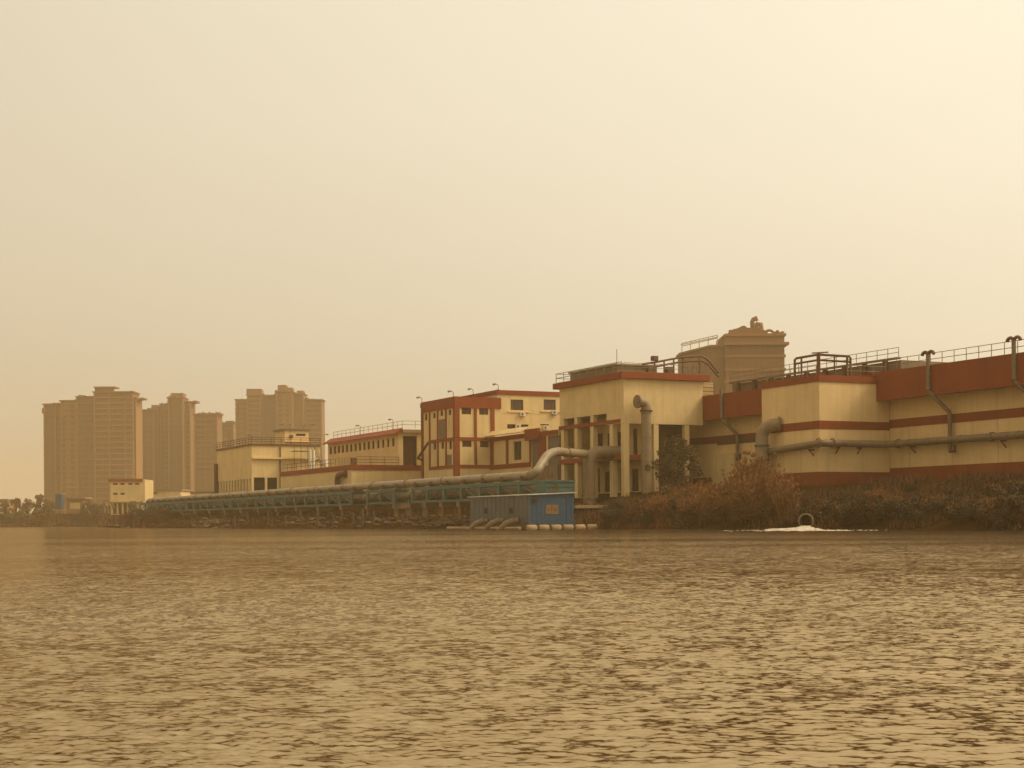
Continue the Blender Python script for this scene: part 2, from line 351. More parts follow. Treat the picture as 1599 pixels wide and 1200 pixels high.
        sm_ = n('ShaderNodeVectorMath'); sm_.operation = 'SCALE'; l(sx_.outputs[0], sm_.inputs[0]); l(pr.outputs[0], sm_.inputs['Scale'])
        ad = n('ShaderNodeVectorMath'); ad.operation = 'ADD'; l(last, ad.inputs[0]); l(sm_.outputs[0], ad.inputs[1]); last = ad.outputs[0]
    nm = n('ShaderNodeVectorMath'); nm.operation = 'NORMALIZE'; l(last, nm.inputs[0]); last = nm.outputs[0]
    l(last, df.inputs['Normal']); l(last, gl.inputs['Normal']); l(last, fr.inputs['Normal']); me.materials.append(m)
    o = bpy.data.objects.new('water', me); COL.objects.link(o); o['kind'] = 'structure'
water()

# ------------------------------------------------------------------ long red-parapet hall on the right
GZ = 3.6
YR = -62.0
zf0, zf1 = 12.64, 15.55
m = thing('treatment_hall', 'long cream hall with a deep red parapet and pipe along it, at right edge', 'building', (1.75, 0, GZ))
B1(1.75, 16, YR, 46, GZ, 15.2).build('wall', 'cream_dim', m)
mb = B1(0, 1.744, YR, 33.2, zf0 + .12, zf1); mb.box(0.0, .12, YR, 33.2, zf0, zf0 + .12); mb.build('parapet', 'red', m)
B1(1.70, 1.747, YR, 46, 9.95, 10.8).build('red_band', 'red', m)
B1(1.66, 1.747, YR, 46, GZ, 5.91).build('base_band', 'red', m)
B1(1.75, 16, YR, 46, 15.204, 15.4).build('roof', 'concrete', m)
for k in range(9):
    yy = -3.2 - k * 6.1; B1(1.732, 1.746, yy - .02, yy + .02, 5.92, 9.945).build('panel_joint', 'cream_joint', m)
railing(m, [(.25, YR, zf1), (.25, -1.5, zf1)], 1.15, 1.62)
# bay that steps out towards the river
yn = yat(1390, 680, 1.75); xr = xat(1280, 700, yn); yf = yat(1190, 700, xr)
r1 = thing('pump_bay', 'cream block stepping out under a thin red cornice where the thick bent pipe enters', 'building', (xr, yn, GZ))
B1(xr, 1.65, yn, yf, GZ, 14.42).build('wall', 'cream_dim', r1)
B1(xr - .12, 1.65, yn - .12, yf + .1, 14.424, 15.07).build('cornice', 'red', r1)
mb = B1(xr - .04, xr - .003, yn - .04, yf, 9.73, 10.55); mb.box(xr - .003, 1.64, yn - .04, yn - .003, 9.73, 10.55); mb.build('red_band', 'red', r1)
mb = B1(xr - .07, xr - .004, yn - .07, yf, GZ, 5.5); mb.box(xr - .004, 1.64, yn - .07, yn - .004, GZ, 5.5); mb.build('base_band', 'red', r1)
railing(r1, [(xr + 3.6, yn + .2, 15.07), (1.4, yn + .2, 15.07)], 1.1, 1.5)
railing(r1, [(xr + .4, yf - .3, 15.07), (xr + .4, yn + 1.0, 15.07)], 1.0, 1.5)
# dark band and patch on the recessed wall
B1(1.69, 1.74, yf + .6, yat(1120, 690, 1.75), zx(1140, 694, 1.7), zx(1140, 682, 1.7)).build('dark_band', 'rust', m)
B1(1.0, 1.74, yat(1148, 720, 1.2), yat(1113, 720, 1.2), GZ, zx(1130, 709, 1.2)).build('plinth', 'cream', m)
# roof tank behind the recessed parapet
tk = thing('roof_tank', 'grey concrete roof tank with a posted rail between hall and pump bay', 'tank', (6, 8, 15.4))
zt = zat(1150, 588, 6, 22)
B1(6, 14, 3, 34, 15.4, zt).build('tank_wall', 'concrete', tk)
for k in range(9):
    yy = 5 + k * 3.4; B1(5.6, 5.98, yy, yy + .5, zt - 1.6, zt + .1).build('bracket', 'rust', tk)
B1(5.5, 6.0, 3, 34, zt + .104, zt + .3).build('walkway', 'concrete', tk)
railing(tk, [(5.7, 3, zt + .3), (5.7, 34, zt + .3)], 1.0, 1.7)

# vent pipes on the parapet
def vent(pxtop, ytop, pxbend, ybend, pxlow, ylow, pybot, label, arms=True):
    y0 = yat(pxtop, ytop, -.25); t = thing('vent_pipe', label, 'pipe', (-.25, y0, zf0), group='vent pipes on the red parapet')
    zt = zx(pxtop, ytop + 5, -.25); z1 = zx(pxtop, ybend, -.25)
    y1 = yat(pxlow, ylow, 1.3); z2 = zx(pxlow, ylow, 1.3); z3 = zx(pxlow, pybot, 1.3)
    MB().tube([(-.25, y0, zt), (-.25, y0, z1 + .2), (-.2, y0 - .05, z1), (1.2, y1, z2 + .15), (1.3, y1, z2 - .1), (1.3, y1, z3)], .2, 10).build('pipe', 'steel', t)
    if arms:
        for s in (-1, 1):
            MB().tube(arc((-.25, y0 + s * .42, zt - .15), (0, -s, 0), (0, 0, 1), .42, 0, 165), .16, 10).build('vent_hood', 'rust', t)
    MB().tube([(-.25, y0, z1 + .05), (-.25, y0, z1 + .2)], .27, 10).build('collar', 'rust', t)
    MB().tube([(1.3, y1, z3 + .1), (1.0, y1 - .3, z3 - .1), (1.0, y1 - 1.0, z3 - .1), (1.0, y1 - 1.0, z3 + .5)], .14, 8).build('drain_bend', 'rust', t)
    return t
vent(1449, 549, 1450, 612, 1483, 646, 704, 'hooded vent pipe on the red parapet, the middle one, left of the edge one')
vent(1583, 527, 1584, 596, 1617, 628, 690, 'hooded vent pipe on the red parapet nearest the right edge')
vent(1126, 604, 1126, 655, 1151, 680, 716, 'pale thin vent pipe on the red parapet between hall and pump bay', False)
t = bpy.data.objects['vent_pipe.002'] if 'vent_pipe.002' in bpy.data.objects else None
# long service pipe on the wall with brackets
zp = 8.29; yA = yat(1600, 680, 1.2) - 35
sp = thing('service_pipe', 'long grey pipe running along the cream hall wall on brackets', 'pipe', (1.1, 0, zp))
MB().tube([(1.05, YR, zp), (1.05, yn - 1.3, zp), (.9, yn - .9, zp), (.5, yn - .62, zp), (xr + .4, yn - .62, zp), (xr - .3, yn - .6, zp), (xr - .62, yn - .2, zp - .05), (xr - .62, yn + .4, zp - .1), (xr - .62, yf - .6, zp - .55)], .36, 14).build('pipe', 'pipe', sp)
def bracket(x, y, z, nx, ny):
    mb = MB(); mb.bar((x, y, z - .4), (x + nx * .9, y + ny * .9, z - .4), .12); mb.bar((x + nx * .1, y + ny * .1, z - .42), (x + nx * .9, y + ny * .9, z - 1.0), .1)
    mb.build('bracket', 'rust', sp)
for px in (1375, 1421, 1562): bracket(1.0, yat(px, 705, 1.0), zp, .8, 0)
for px in (1263, ): bracket(xr - .62, yat(px, 705, xr - .6), zp - .2, .7, 0)
for px in (1311, 1345): bracket(xat(px, 705, yn - .6), yn - .6, zp, 0, .7)
for px in (1278, 1300):
    xx = xat(px, 700, yn - .62); MB().tube(arc((xx, yn - .62, zp), (0, 1, 0), (0, 0, 1), .46, 0, 330, 14), .07, 6).build('clamp', 'steel', sp)
for px in (1402, 1549): 
    yy = yat(px, 690, 1.05); MB().tube([(1.05, yy - .15, zp), (1.05, yy + .15, zp)], .46, 14).build('flange', 'steel', sp)
# thick bent pipe into the pump bay
yv = yat(1212, 664, xr); zv = 10.5; xo = xr - 1.0; yv2 = yat(1178, 690, xr - 1.9)
bp = thing('bent_pipe', 'thick pale pipe curving out of the pump bay wall down into the brush', 'pipe', (xr - 1.8, yv2, GZ))
MB().tube([(xr + .1, yv - .6, zv), (xr - .35, yv - .3, zv + .02)] + arc((xr - .5, yv2 - 1.5, zv - 1.3), Vector((-.6, .8, 0)), (0, 0, 1), 1.3, 80, 0, 9) + [Vector((xr - .5 - .78, yv2 - 1.5 + 1.04, GZ - .3))], .66, 18).build('pipe', 'palepipe', bp)
for py in (697, 719):
    zz = zat(1178, py, xr - 1.3, yv2); MB().tube([(xr - 1.28, yv2 - .46, zz - .09), (xr - 1.28, yv2 - .46, zz + .09)], .78, 18).build('flange', 'greenpanel', bp)
MB().tube([(xr - .02, yv - .6, zv), (xr - .14, yv - .52, zv)], .85, 18).build('collar', 'pipe', bp)
# pipework frame on the bay roof
z0 = 15.07
pf = thing('roof_pipework', 'dark portal pipes standing on the pump bay roof by the railing', 'pipework', (xr + 1, yn + 3, z0))
def roofP(px, py, y): return Vector((xat(px, py, y), y, zat(px, py, xat(px, py, y), y)))
ya, yb = yn + 7.0, yn + 1.2
pA = roofP(1241, 560, ya); pB = roofP(1278, 554, yb + 2); pC = roofP(1328, 557, yb)
for off, r in ((0, .13), (-.55, .11)):
    MB().tube([(pA.x, pA.y, z0), (pA.x, pA.y, pA.z + off - .15), (pA.x + .1, pA.y - .2, pA.z + off), (pB.x, pB.y, pB.z + off), (pC.x - .15, pC.y, pC.z + off), (pC.x, pC.y, pC.z + off - .15), (pC.x, pC.y, z0)], r, 8).build('pipe', 'rust', pf)
for p, w in ((pB, .2), (Vector((pA.x + .55, pA.y - .4, pA.z)), .1), (Vector((pC.x - .4, pC.y, pC.z)), .12), (pB.lerp(pC, .5), .08)):
    MB().tube([(p.x, p.y, z0), (p.x, p.y, p.z - .05)], w, 8).build('post', 'rust', pf)
MB().bar(pB + Vector((-.8, 0, .12)), pB + Vector((1.0, -.3, .25)), .1).build('crossbar', 'rust', pf)

# ------------------------------------------------------------------ pump hall with the open concrete frame
xh, yF, yB = -10.84, 31.49, 47.44
h = thing('pump_hall', 'tall cream hall on open columns with red cornice and elbow pipe on its front', 'building', (xh, yF, 4.1))
mb = MB()
mb.wall((xh, yF), (0, 1), (-1, 0), yB - yF, .35, 12.1, 17.33, [(4.1, yB - yF - .6, 12.1, 13.5)])
mb.wall((xh + .354, yF), (1, 0), (0, -1), 10.9 - .354, .35, 12.1, 17.33); mb.box(xh + .36, .1, yB - .35, yB, 10.6, 17.33); mb.box(-.25, .1, yF + .36, yB - .354, 12.1, 17.33)
mb.build('wall', 'cream', h)
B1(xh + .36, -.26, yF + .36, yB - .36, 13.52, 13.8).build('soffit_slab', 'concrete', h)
B1(xh - .55, .75, yF - .5, yB + .8, 17.334, 18.05).build('cornice', 'red', h)
B1(xh - .1, .3, yF - .1, yB + .3, 18.054, 18.16).build('roof', 'concrete', h)
gz = 3.6
ycol = [yat(px, 700, xh) for px in (878, 899, 924, 954)]
for yy in ycol: B1(xh + .03, xh + .63, yy - .38, yy + .38, gz, 13.49).build('column', 'cream', h)
B1(xh + .02, xh + .72, yF + .02, yF + .75, gz, 12.09).build('column', 'cream', h)
for px in (1025, 1073):
    xx = xat(px, 690, yF); B1(xx - .33, xx + .33, yF + .03, yF + .63, gz, 12.09).build('column', 'cream', h)
for za, zb in ((12.2, 12.66), (7.9, 8.48)):
    B1(xh - .06, xh + .4, yF + .76, yB + .2, za, zb).build('beam', 'red', h)
B1(xh + .73, -7.9, yF - .05, yF + .5, 7.9, 8.45).build('beam', 'red', h)
B1(xh + .64, xh + 4, yF + .8, yB - .5, 7.86, 8.05).build('gallery_floor', 'concrete', h)
# inner walls, stepped back under the frame; the front one has its shade painted in
xi = xh + 4.0
hol = [(1.2, 2.2, 8.6, 11.8), (3.6, 6.0, 9.6, 11.6), (7.6, 8.4, 8.6, 11.6), (9.6, 11.8, 9.4, 11.7), (1.0, 2.6, 4.3, 7.0), (4.6, 5.4, 4.4, 7.2), (7.2, 9.2, 4.3, 6.9), (10.4, 11.6, 4.3, 7.4)]
mb = MB(); mb.wall((xi, yF + 2.5), (0, 1), (-1, 0), yB - yF - 2.9, .25, gz, 13.5, hol)
mb.build('inner_wall', 'cream', h)
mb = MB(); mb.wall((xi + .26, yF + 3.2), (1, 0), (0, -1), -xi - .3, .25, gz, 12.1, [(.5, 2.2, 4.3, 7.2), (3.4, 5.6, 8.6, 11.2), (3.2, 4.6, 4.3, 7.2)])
mb.build('inner_wall', 'shadewall', h)
for q in hol: window(h, (xi, yF + 2.5), *RX, q[0], q[1], q[2], q[3], 'dark', 1, .1, 'red')
for q in ((.5, 2.2, 4.3, 7.2), (3.4, 5.6, 8.6, 11.2), (3.2, 4.6, 4.3, 7.2)): window(h, (xi + .26, yF + 3.2), *FY, q[0], q[1], q[2], q[3], 'dark', 1, .1, 'red')
# lighter stair shaft on the right, with ladder rungs
B1(.15, 2.3, yF + 1.0, yF + 4, 15.56, 17.3).build('stair_shaft', 'cream', h)
mb = MB(); mb.tube([(.2, yF + .85, 15.5), (.2, yF + .85, 17.6)], .05, 6); mb.tube([(2.2, yF + .85, 15.5), (2.2, yF + .85, 17.3)], .05, 6)
for k in range(4): mb.tube([(.2, yF + .85, 15.8 + k * .45), (2.2, yF + .85, 15.8 + k * .45)], .04, 6)
mb.build('ladder', 'rust', h)
railing(h, [(.2, yF + .1, 18.16), (xh + .1, yF + .1, 18.16)], 1.0, 2.2, .03)
railing(h, [(xh - .2, yF + .1, 18.16), (xh - .2, yB + .5, 18.16), (xh + 2.6, yB + .5, 18.16)], 1.1, 2.0, .045)
# plant room on the roof
rt = thing('roof_plant_room', 'low grey plant room on the roof of the pump hall', 'plant room', (xh + 1, yF + 2, 18.16))
mb = MB(); zt = zat(940, 570, xh + 1, yF + 6)
mb.box(xh + 1.0, xh + 6.5, yF + 3.2, yB - 1, 18.16, zt - .3); mb.build('wall', 'concrete', rt)
B1(xh + .8, xh + 6.7, yF + 3.0, yB - .8, zt - .296, zt - .1).build('roof', 'pale', rt)
MB().tube([(xh + 2, yF + 5, zt - .1), (xh + 2, yF + 5, zt + 1.8)], .04, 6).build('mast', 'steel', rt)
# walkway pipes at the right end of the roof
wp = thing('roof_walkway_pipes', 'dark twin pipes on posts rising along the pump hall roof then dropping right', 'pipework', (-5, yF + 2, 18.16))
def hp(px, py, yy=yF + 1.6): return Vector((xat(px, py, yy), yy, zat(px, py, xat(px, py, yy), yy)))
for dz in (0, 7):
    MB().tube([hp(1003, 569 + dz), hp(1023, 566 + dz), hp(1060, 559 + dz), hp(1094, 556 + dz), hp(1104, 561 + dz), hp(1122, 583 + dz * .8)], .13, 8).build('pipe', 'rust', wp)
for px, py in ((1022, 566), (1037, 563), (1052, 560), (1066, 559), (1092, 556)):
    p = hp(px, py); MB().tube([p, (p.x, p.y, 18.16)], .1, 6).build('post', 'rust', wp)
p = hp(1022, 561); B1(p.x - .35, p.x + .35, p.y - .3, p.y + .3, p.z - .2, p.z + .35).build('valve_box', 'rust', wp)
for px in (1015, 1045): 
    p = hp(px, 580); B1(p.x - .4, p.x + .4, p.y - .3, p.y + .3, 18.16, p.z + .5).build('motor', 'rust', wp)
# elbow pipe on the front
ye = yF - 1.1; xe = xat(1009, 650, ye); ze = zat(1009, 628, xe, ye)
ep = thing('elbow_pipe', 'pale pipe with round blank end, bending down the front of the pump hall', 'pipe', (xe, ye, 4.1))
MB().tube([(xe - 1.15, ye - .1, ze), (xe - .75, ye - .05, ze)] + arc((xe - .75, ye, ze - .75), (1, 0, 0), (0, 0, 1), .75, 80, 0, 8) + [Vector((xe, ye, 3.6))], .6, 18).build('pipe', 'palepipe', ep)
MB().tube([(xe - 1.3, ye - .12, ze), (xe - 1.1, ye - .1, ze)], .78, 20).build('end_flange', 'pipe', ep)
MB().tube([(xe - 1.34, ye - .12, ze), (xe - 1.305, ye - .12, ze)], .42, 16).build('end_cover', 'steel', ep)
zz = zat(1009, 642, xe, ye); MB().tube([(xe, ye, zz - .1), (xe, ye, zz + .1)], .74, 18).build('flange', 'rust', ep)

# ------------------------------------------------------------------ low annex between pump hall and office block
y3 = 67.86
an = thing('annex', 'low cream annex with red pilasters and a sloping pale canopy between hall and offices', 'building', (xh, yB, 4.1))
ya0 = yB + .5; Ln = y3 - ya0 - .05
def s_an(px, py=700): return yat(px, py, xh) - ya0
w0, w1 = s_an(814, 705), s_an(802, 705)
g0, g1 = s_an(873, 700), s_an(855, 700); k0, k1 = s_an(840, 700), s_an(830, 700)
mb = MB(); mb.wall((xh, ya0), (0, 1), (-1, 0), Ln, .3, 4.0, 12.3, [(w0, w1, 8.9, 11.4), (g0, g1, 4.2, 11.6), (k0, k1, 6, 11.6)])
mb.box(xh + .4, 0, ya0, ya0 + .3, 4, 12.3); mb.box(xh + .4, 0, y3 - .4, y3 - .1, 4, 12.3); mb.build('wall', 'cream', an)
B1(xh + .31, 0, ya0 + .31, y3 - .41, 12.0, 12.2).build('roof', 'concrete', an)
B1(xh - .12, xh - .003, ya0, y3 - .05, 11.72, 12.3).build('fascia', 'red', an)
B1(xh - .10, xh - .003, ya0 + s_an(829), y3 - .05, 7.9, 8.5).build('red_band', 'red', an)
y1, y2 = yat(845, 680, xh), yat(824, 680, xh)
B1(xh - .5, xh - .125, y1, y2, 11.3, 12.75).build('red_block', 'red', an)
yc0, yc1 = yat(824, 674, xh), yat(763, 680, xh)
mb = MB(); mb.add([(xh - .9, yc0 + .02, 12.35), (xh - .9, y3 - .1, 12.35), (xh - .1, y3 - .1, 12.55), (xh - .1, yc0 + .02, 12.55), (xh - .9, yc0 + .02, 12.5), (xh - .9, y3 - .1, 12.5), (xh + .2, y3 - .1, 13.2), (xh + .2, yc0 + .02, 13.2)],
    [(0, 1, 2, 3), (4, 7, 6, 5), (0, 4, 5, 1), (2, 6, 7, 3), (0, 3, 7, 4), (1, 5, 6, 2)]); mb.build('canopy', 'cream', an)
for a, b in ((762, 771), (790.5, 794), (827, 829.8), (841, 853)):
    B1(xh - .09, xh - .003, yat(b, 700, xh), yat(a, 700, xh), 8.504, 11.715).build('pilaster', 'red', an)
window(an, (xh, ya0), *RX, w0, w1, 8.9, 11.4, 'dark', 1)
B1(xh + .12, xh + .2, ya0 + g0, ya0 + g1, 4.0, 11.6).build('shutter', 'shutter', an)
B1(xh + .12, xh + .2, ya0 + k0, ya0 + k1, 4.0, 11.6).build('shutter', 'shutter', an)
B1(xh - .05, xh - .003, ya0 + .02, ya0 + s_an(831), 4.0, 7.88).build('screen_wall', 'concrete', an)

# ------------------------------------------------------------------ office blocks
x3, y3f = -16.083, 79.58; x3b = -9.39
ofc = thing('office_block', 'office block framed by red pilasters and deep red fascia, left of the taller cream one', 'building', (x3, y3, 4.1))
def sx(px, py=690): return xat(px, py, y3) - x3
def sy(px, py=690): return yat(px, py, x3) - y3
zu0, zu1 = zy(728, 647.3, y3), zy(728, 637.2, y3); zl0, zl1 = zy(728, 698.3, y3), zy(728, 688.6, y3)
frw = [(sx(721.3), sx(736), zu0, zu1), (sx(748.6), sx(762.5), zu0, zu1), (sx(721.8), sx(736.5), zl0, zl1), (sx(749.6), sx(763.3), zl0, zl1)]
def rw(a, b, top, bot): 
    return (sy(b), sy(a), zx((a + b) / 2, bot, x3), zx((a + b) / 2, top, x3))
rvw = [rw(663.4, 667.5, 646.7, 657), rw(676.3, 680.4, 645, 653.7), rw(687.9, 692, 641.4, 650), rw(700.7, 704.8, 640.3, 648.4), rw(676.8, 681, 692, 702.6), rw(689, 693.2, 690.8, 701.5), rw(701.3, 705.8, 689, 702)]
mb = shell(x3, x3b + .3, y3, y3f, 4.0, 16.3, rvw, frw); mb.build('wall', 'cream', ofc)
zfa, zfb = zx(711.5, 637, x3), 17.83
mb = MB(); mb.wall((x3 - .15, y3 - .15), (0, 1), (-1, 0), y3f - y3 + .3, .4, 16.304, zfb); mb.wall((x3 + .255, y3 - .15), (1, 0), (0, -1), x3b - x3 - .1, .4, 16.304, zfb); mb.build('fascia', 'red', ofc)
B1(x3 + .26, x3b + .2, y3 + .26, y3f - .1, 17.2, 17.4).build('roof', 'concrete', ofc)
def fband(z0_, z1_, k=.10): 
    mb = MB(); mb.box(x3 - k, x3 - .003, y3 - k, y3f - sy(684) * 0 - 2.5, z0_, z1_); mb.box(x3 - .002, x3b - .02, y3 - k, y3 - .003, z0_, z1_); return mb
fband(11.85, 12.3).build('red_band', 'red', ofc); fband(8.1, 8.55).build('red_band', 'red', ofc)
for a, b in ((740.7, 744.3), (766.3, 772)):
    for z0_, z1_ in ((12.304, 16.3), (8.554, 11.846)): B1(x3 + sx(a), x3 + sx(b), y3 - .14, y3 - .003, z0_, z1_).build('pilaster', 'red', ofc)
for z0_, z1_ in ((12.304, 16.3), (8.554, 11.846), (4, 8.096)):
    mb = B1(x3 - .16, x3 - .003, y3 - .16, y3 + .55, z0_, z1_); mb.box(x3 - .002, x3 + .55, y3 - .16, y3 - .003, z0_, z1_); mb.build('corner_pilaster', 'red', ofc)
for px in (671.6, 684.2, 697):
    for z0_, z1_ in ((12.304, 16.3), (8.554, 11.846)): B1(x3 - .14, x3 - .003, y3 + sy(px + .8), y3 + sy(px - .8), z0_, z1_).build('pilaster', 'red', ofc)
B1(x3 - .2, x3 - .003, y3f - .5, y3f + .05, 4, 16.3).build('corner_pilaster', 'red', ofc)
B1(x3 - .06, x3 - .003, y3 + sy(696), y3 + sy(686), 12.31, 15.0).build('shutter', 'shutter', ofc)
B1(x3 - .06, x3 - .003, y3 + sy(705), y3 + sy(698.5), 8.56, 10.0).build('shutter', 'shutter', ofc)
for q in frw: window(ofc, (x3, y3), *FY, *q, 'pane', 1, .12, 'rust')
for q in rvw: window(ofc, (x3, y3), *RX, *q, 'pane', 0, .12, 'rust')
mb = MB(); p = Vector((x3 - 1.2, y3f - 1.2, zx(666, 716, x3))); mb.bar(p, (x3 - 1.2, y3f - 5, p.z + 2.0), .35); mb.bar((x3 - .4, y3f - .6, p.z - .2), (x3 - 1.2, y3f - 1.2, p.z), .25); mb.build('stair_flight', 'rust', ofc)
# taller cream block
y3b = y3 + .9; z3 = 18.98
of2 = thing('cream_office', 'taller cream office block with two large windows and a thin red cornice', 'building', (x3b, y3b, 4.1))
def tx(px, py=650): return xat(px, py, y3b) - x3b
def tz(py, px=810): return zy(px, py, y3b)
f2 = [(tx(797.5), tx(817.3), tz(641), tz(624.4)), (tx(849), tx(868), tz(640.5, 858), tz(624.2, 858)), (tx(792), tx(825), tz(670), tz(663)), (tx(843.5), tx(857), tz(664.6, 850), tz(662.6, 850)), (tx(773.2) + .45, tx(777.6) + .45, tz(670.3, 775), tz(664, 775))]
shell(x3b, 6, y3b, 96, 4.0, z3 - .62, (), f2).build('wall', 'cream', of2)
mb = MB(); mb.wall((x3b - .14, y3b - .14), (0, 1), (-1, 0), 96 - y3b + .2, .4, z3 - .616, z3); mb.wall((x3b + .264, y3b - .14), (1, 0), (0, -1), 6 - x3b, .4, z3 - .616, z3); mb.build('cornice', 'red', of2)
B1(x3b + .27, 6, y3b + .27, 96, z3 - .5, z3 - .3).build('roof', 'concrete', of2)
B1(x3b + .55, 5.9, y3b - .035, y3b - .003, tz(645.6), tz(644.4)).build('string_course', 'cream_dim', of2)
for i, q in enumerate(f2): window(of2, (x3b, y3b), *FY, *q, 'pane', (2, 2, 3, 0, 0)[i], .1, 'rust')
for i, q in enumerate(f2[:2]): B1(x3b + q[0] - .5, x3b + q[1] + .9, y3b - .14, y3b - .003, q[2] - .32, q[2] - .14).build('window_sill', 'cream_dim', of2)
def aircon(px, py, label, yy=y3b):
    x = xat(px, py, yy - .3); z = zat(px, py, x, yy - .3)
    t = thing('air_conditioner', label, 'air conditioner', (x, yy - .3, z), group='air conditioners on the cream office')
    B1(x - .38, x + .38, yy - .42, yy - .1, z - .28, z + .28).build('casing', 'white', t)
    MB().tube([(x - .08, yy - .425, z), (x - .08, yy - .445, z)], .2, 16).build('fan_guard', 'steel', t)
    mb = MB(); mb.bar((x - .3, yy - .42, z - .31), (x - .3, yy, z - .31), .04); mb.bar((x + .3, yy - .42, z - .31), (x + .3, yy, z - .31), .04); mb.build('bracket', 'rust', t)
aircon(816, 647, 'white air conditioner under the left large window of the cream office')
aircon(866, 644.5, 'white air conditioner under the right large window beside the pump hall')
aircon(809, 666, 'white air conditioner mounted in the low strip window of the cream office')
aircon(852, 668, 'white air conditioner low on the cream office above the annex')

# ------------------------------------------------------------------ settling building behind (row of small openings), terrace and filter house
xW = -20.5; yW = yat(549, 740, xW); yWb = yat(438, 740, xW)
ww = thing('terrace_building', 'low cream terrace building with red top band behind the long pipeline', 'building', (xW, yW, 4.1))
zw1 = zx(549, 726, xW); zw0 = zx(549, 734.2, xW)
B1(xW, -8, yW, yWb, 4.0, zw0).build('wall', 'cream', ww)
B1(xW - .12, -8, yW - .12, yWb, zw0 + .004, zw1).build('red_band', 'red', ww)
xw2 = xat(624, 720, yW)
railing(ww, [(xat(557, 720, yW + .3), yW + .3, zw1), (xw2, yW + .3, zw1)], 1.25, 2.2, .045, 'rust', 3)
railing(ww, [(xW + .3, yW + 8, zw1), (xW + .3, yWb - .5, zw1)], 1.2, 2.4, .04, 'rust')
p = (xat(552, 718, yW + .6), yW + .6); B1(p[0] - .35, p[0] + .35, p[1] - .3, p[1] + .3, zw1, zw1 + 1.1).build('control_box', 'rust', ww)
mb = MB()
for k in range(10):
    xx = xat(528 + k * 2.4, 720, yW + 2); mb.tube([(xx, yW + 2, zw1), (xx, yW + 2, zw1 + 1.2)], .05, 5)
mb.build('picket_rail', 'pale', ww)
e0 = xat(531, 745, yW) ; ye0 = yat(527, 748, xW - .5); zE = zx(533, 741, xW - .5)
el = thing('drain_elbow', 'small dark rusty elbow pipe low on the terrace building wall', 'pipe', (xW - .5, ye0, 5))
MB().tube([(xW + .05, ye0 - 3.0, zE), (xW - .5, ye0 - 2.2, zE)] + arc((xW - .55, ye0 - 1.1, zE - 1.1), (0, 1, 0), (0, 0, 1), 1.1, 90, 0, 6) + [Vector((xW - .55, ye0, 4.0))], .42, 12).build('pipe', 'rust', el)
MB().tube([(xW - .2, ye0 - 2.7, zE), (xW - .08, ye0 - 2.85, zE)], .6, 12).build('flange', 'rust', el)
# row-window building C
yC = yW + 3; xC = xat(622, 700, yC)
zc = zat(618, 676, xC, yC); zc1 = zat(618, 671, xC, yC); yCb = yat(512, 695, xC)
cw = []
for i in range(16):
    pxm = 480 + .1188 * [305, 360, 412, 465, 520, 575, 632, 690, 748, 805, 865, 930, 995, 1060, 1128, 1128][i] if i < 15 else None
    if pxm is None: continue
    t0 = yat(pxm + 1.8, 690, xC); t1 = yat(pxm - 1.8, 690, xC); cw.append((t0 - yC, t1 - yC, zc - 2.05, zc - .75))
fx0, fx1 = xat(624.5, 700, yC) - xC, xat(651, 700, yC) - xC
xC1 = xat(672, 700, yC)
cb = thing('settling_house', 'cream building with a row of small square openings under its red-brown eave', 'building', (xC, yC, 4.1))
cfront = [(max(fx0, .8), fx1, zw1 + .1, zc - .5)]
shell(xC, xC1, yC, yCb, 4.0, zc, cw, cfront).build('wall', 'cream', cb)
mb = MB(); mb.add([(xC - .9, yC - .3, zc - .15), (xC - .9, yCb + .3, zc - .15), (xC + .6, yCb + .3, zc + .75), (xC + .6, yC - .3, zc + .75), (xC - .9, yC - .3, zc - .3), (xC - .9, yCb + .3, zc - .3), (xC + .6, yCb + .3, zc + .004), (xC + .6, yC - .3, zc + .004)],
    [(0, 3, 2, 1), (4, 5, 6, 7), (0, 1, 5, 4), (2, 3, 7, 6), (0, 4, 7, 3), (1, 2, 6, 5)]); mb.build('eave', 'red', cb)
B1(xC + .604, xC1, yC - .5, yCb, zc + .004, zc + .5).build('roof', 'pale', cb)
for q in cw: window(cb, (xC, yC), *RX, *q, 'dark', 0, .12, 'rust')
B1(xC + cfront[0][0], xC + fx1, yC + 1.2, yC + 1.3, zw1, zc - .4).build('rear_wall', 'rust', cb)
B1(xC + fx1 + .02, xC + fx1 + .75, yC - .15, yC - .003, zw1, zc).build('corner_pilaster', 'cream', cb)
railing(cb, [(xC + .7, yCb - 1, zc + .75), (xC + .7, yC, zc + .75), (xC1 - .3, yC, zc + .75)], 1.1, 2.2, .035)
# filter house D
yD = yat(393, 720, xW); yDb = yat(339, 720, xW); zd = zat(393, 696, xW, yD); zdf = zat(393, 745, xW, yD)
xDr = xat(500, 700, yD)
db = thing('filter_house', 'cream filter house with slatted base and rooftop cabin at the pipeline far end', 'building', (xW, yD, 4.1))
slots = []
nS = 12
for k in range(nS):
    a = (yDb - yD) * (k + .25) / nS; slots.append((a, a + (yDb - yD) * .55 / nS, 4.6, zdf - .3))
xo1 = [xat(px, 750, yD) - xW for px in (396.5, 414, 417.5, 433)]
fd = [(xo1[0], xo1[1], 4.6, zdf - .1), (xo1[2], xo1[3], 4.6, zdf - .1)]
shell(xW, xDr, yD, yDb, 4.0, zd, slots, fd).build('wall', 'cream', db)
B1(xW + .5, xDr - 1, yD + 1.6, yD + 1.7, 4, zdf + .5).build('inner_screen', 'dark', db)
B1(xW + 1.0, xW + 1.1, yD + 2, yDb - .5, 4, zdf + .5).build('inner_screen', 'rust', db)
zl = zat(420, 716, xW + 4, yD)
B1(xW + .1, xDr, yD - .45, yD - .003, zl - .15, zl + .15).build('ledge', 'cream_dim', db)
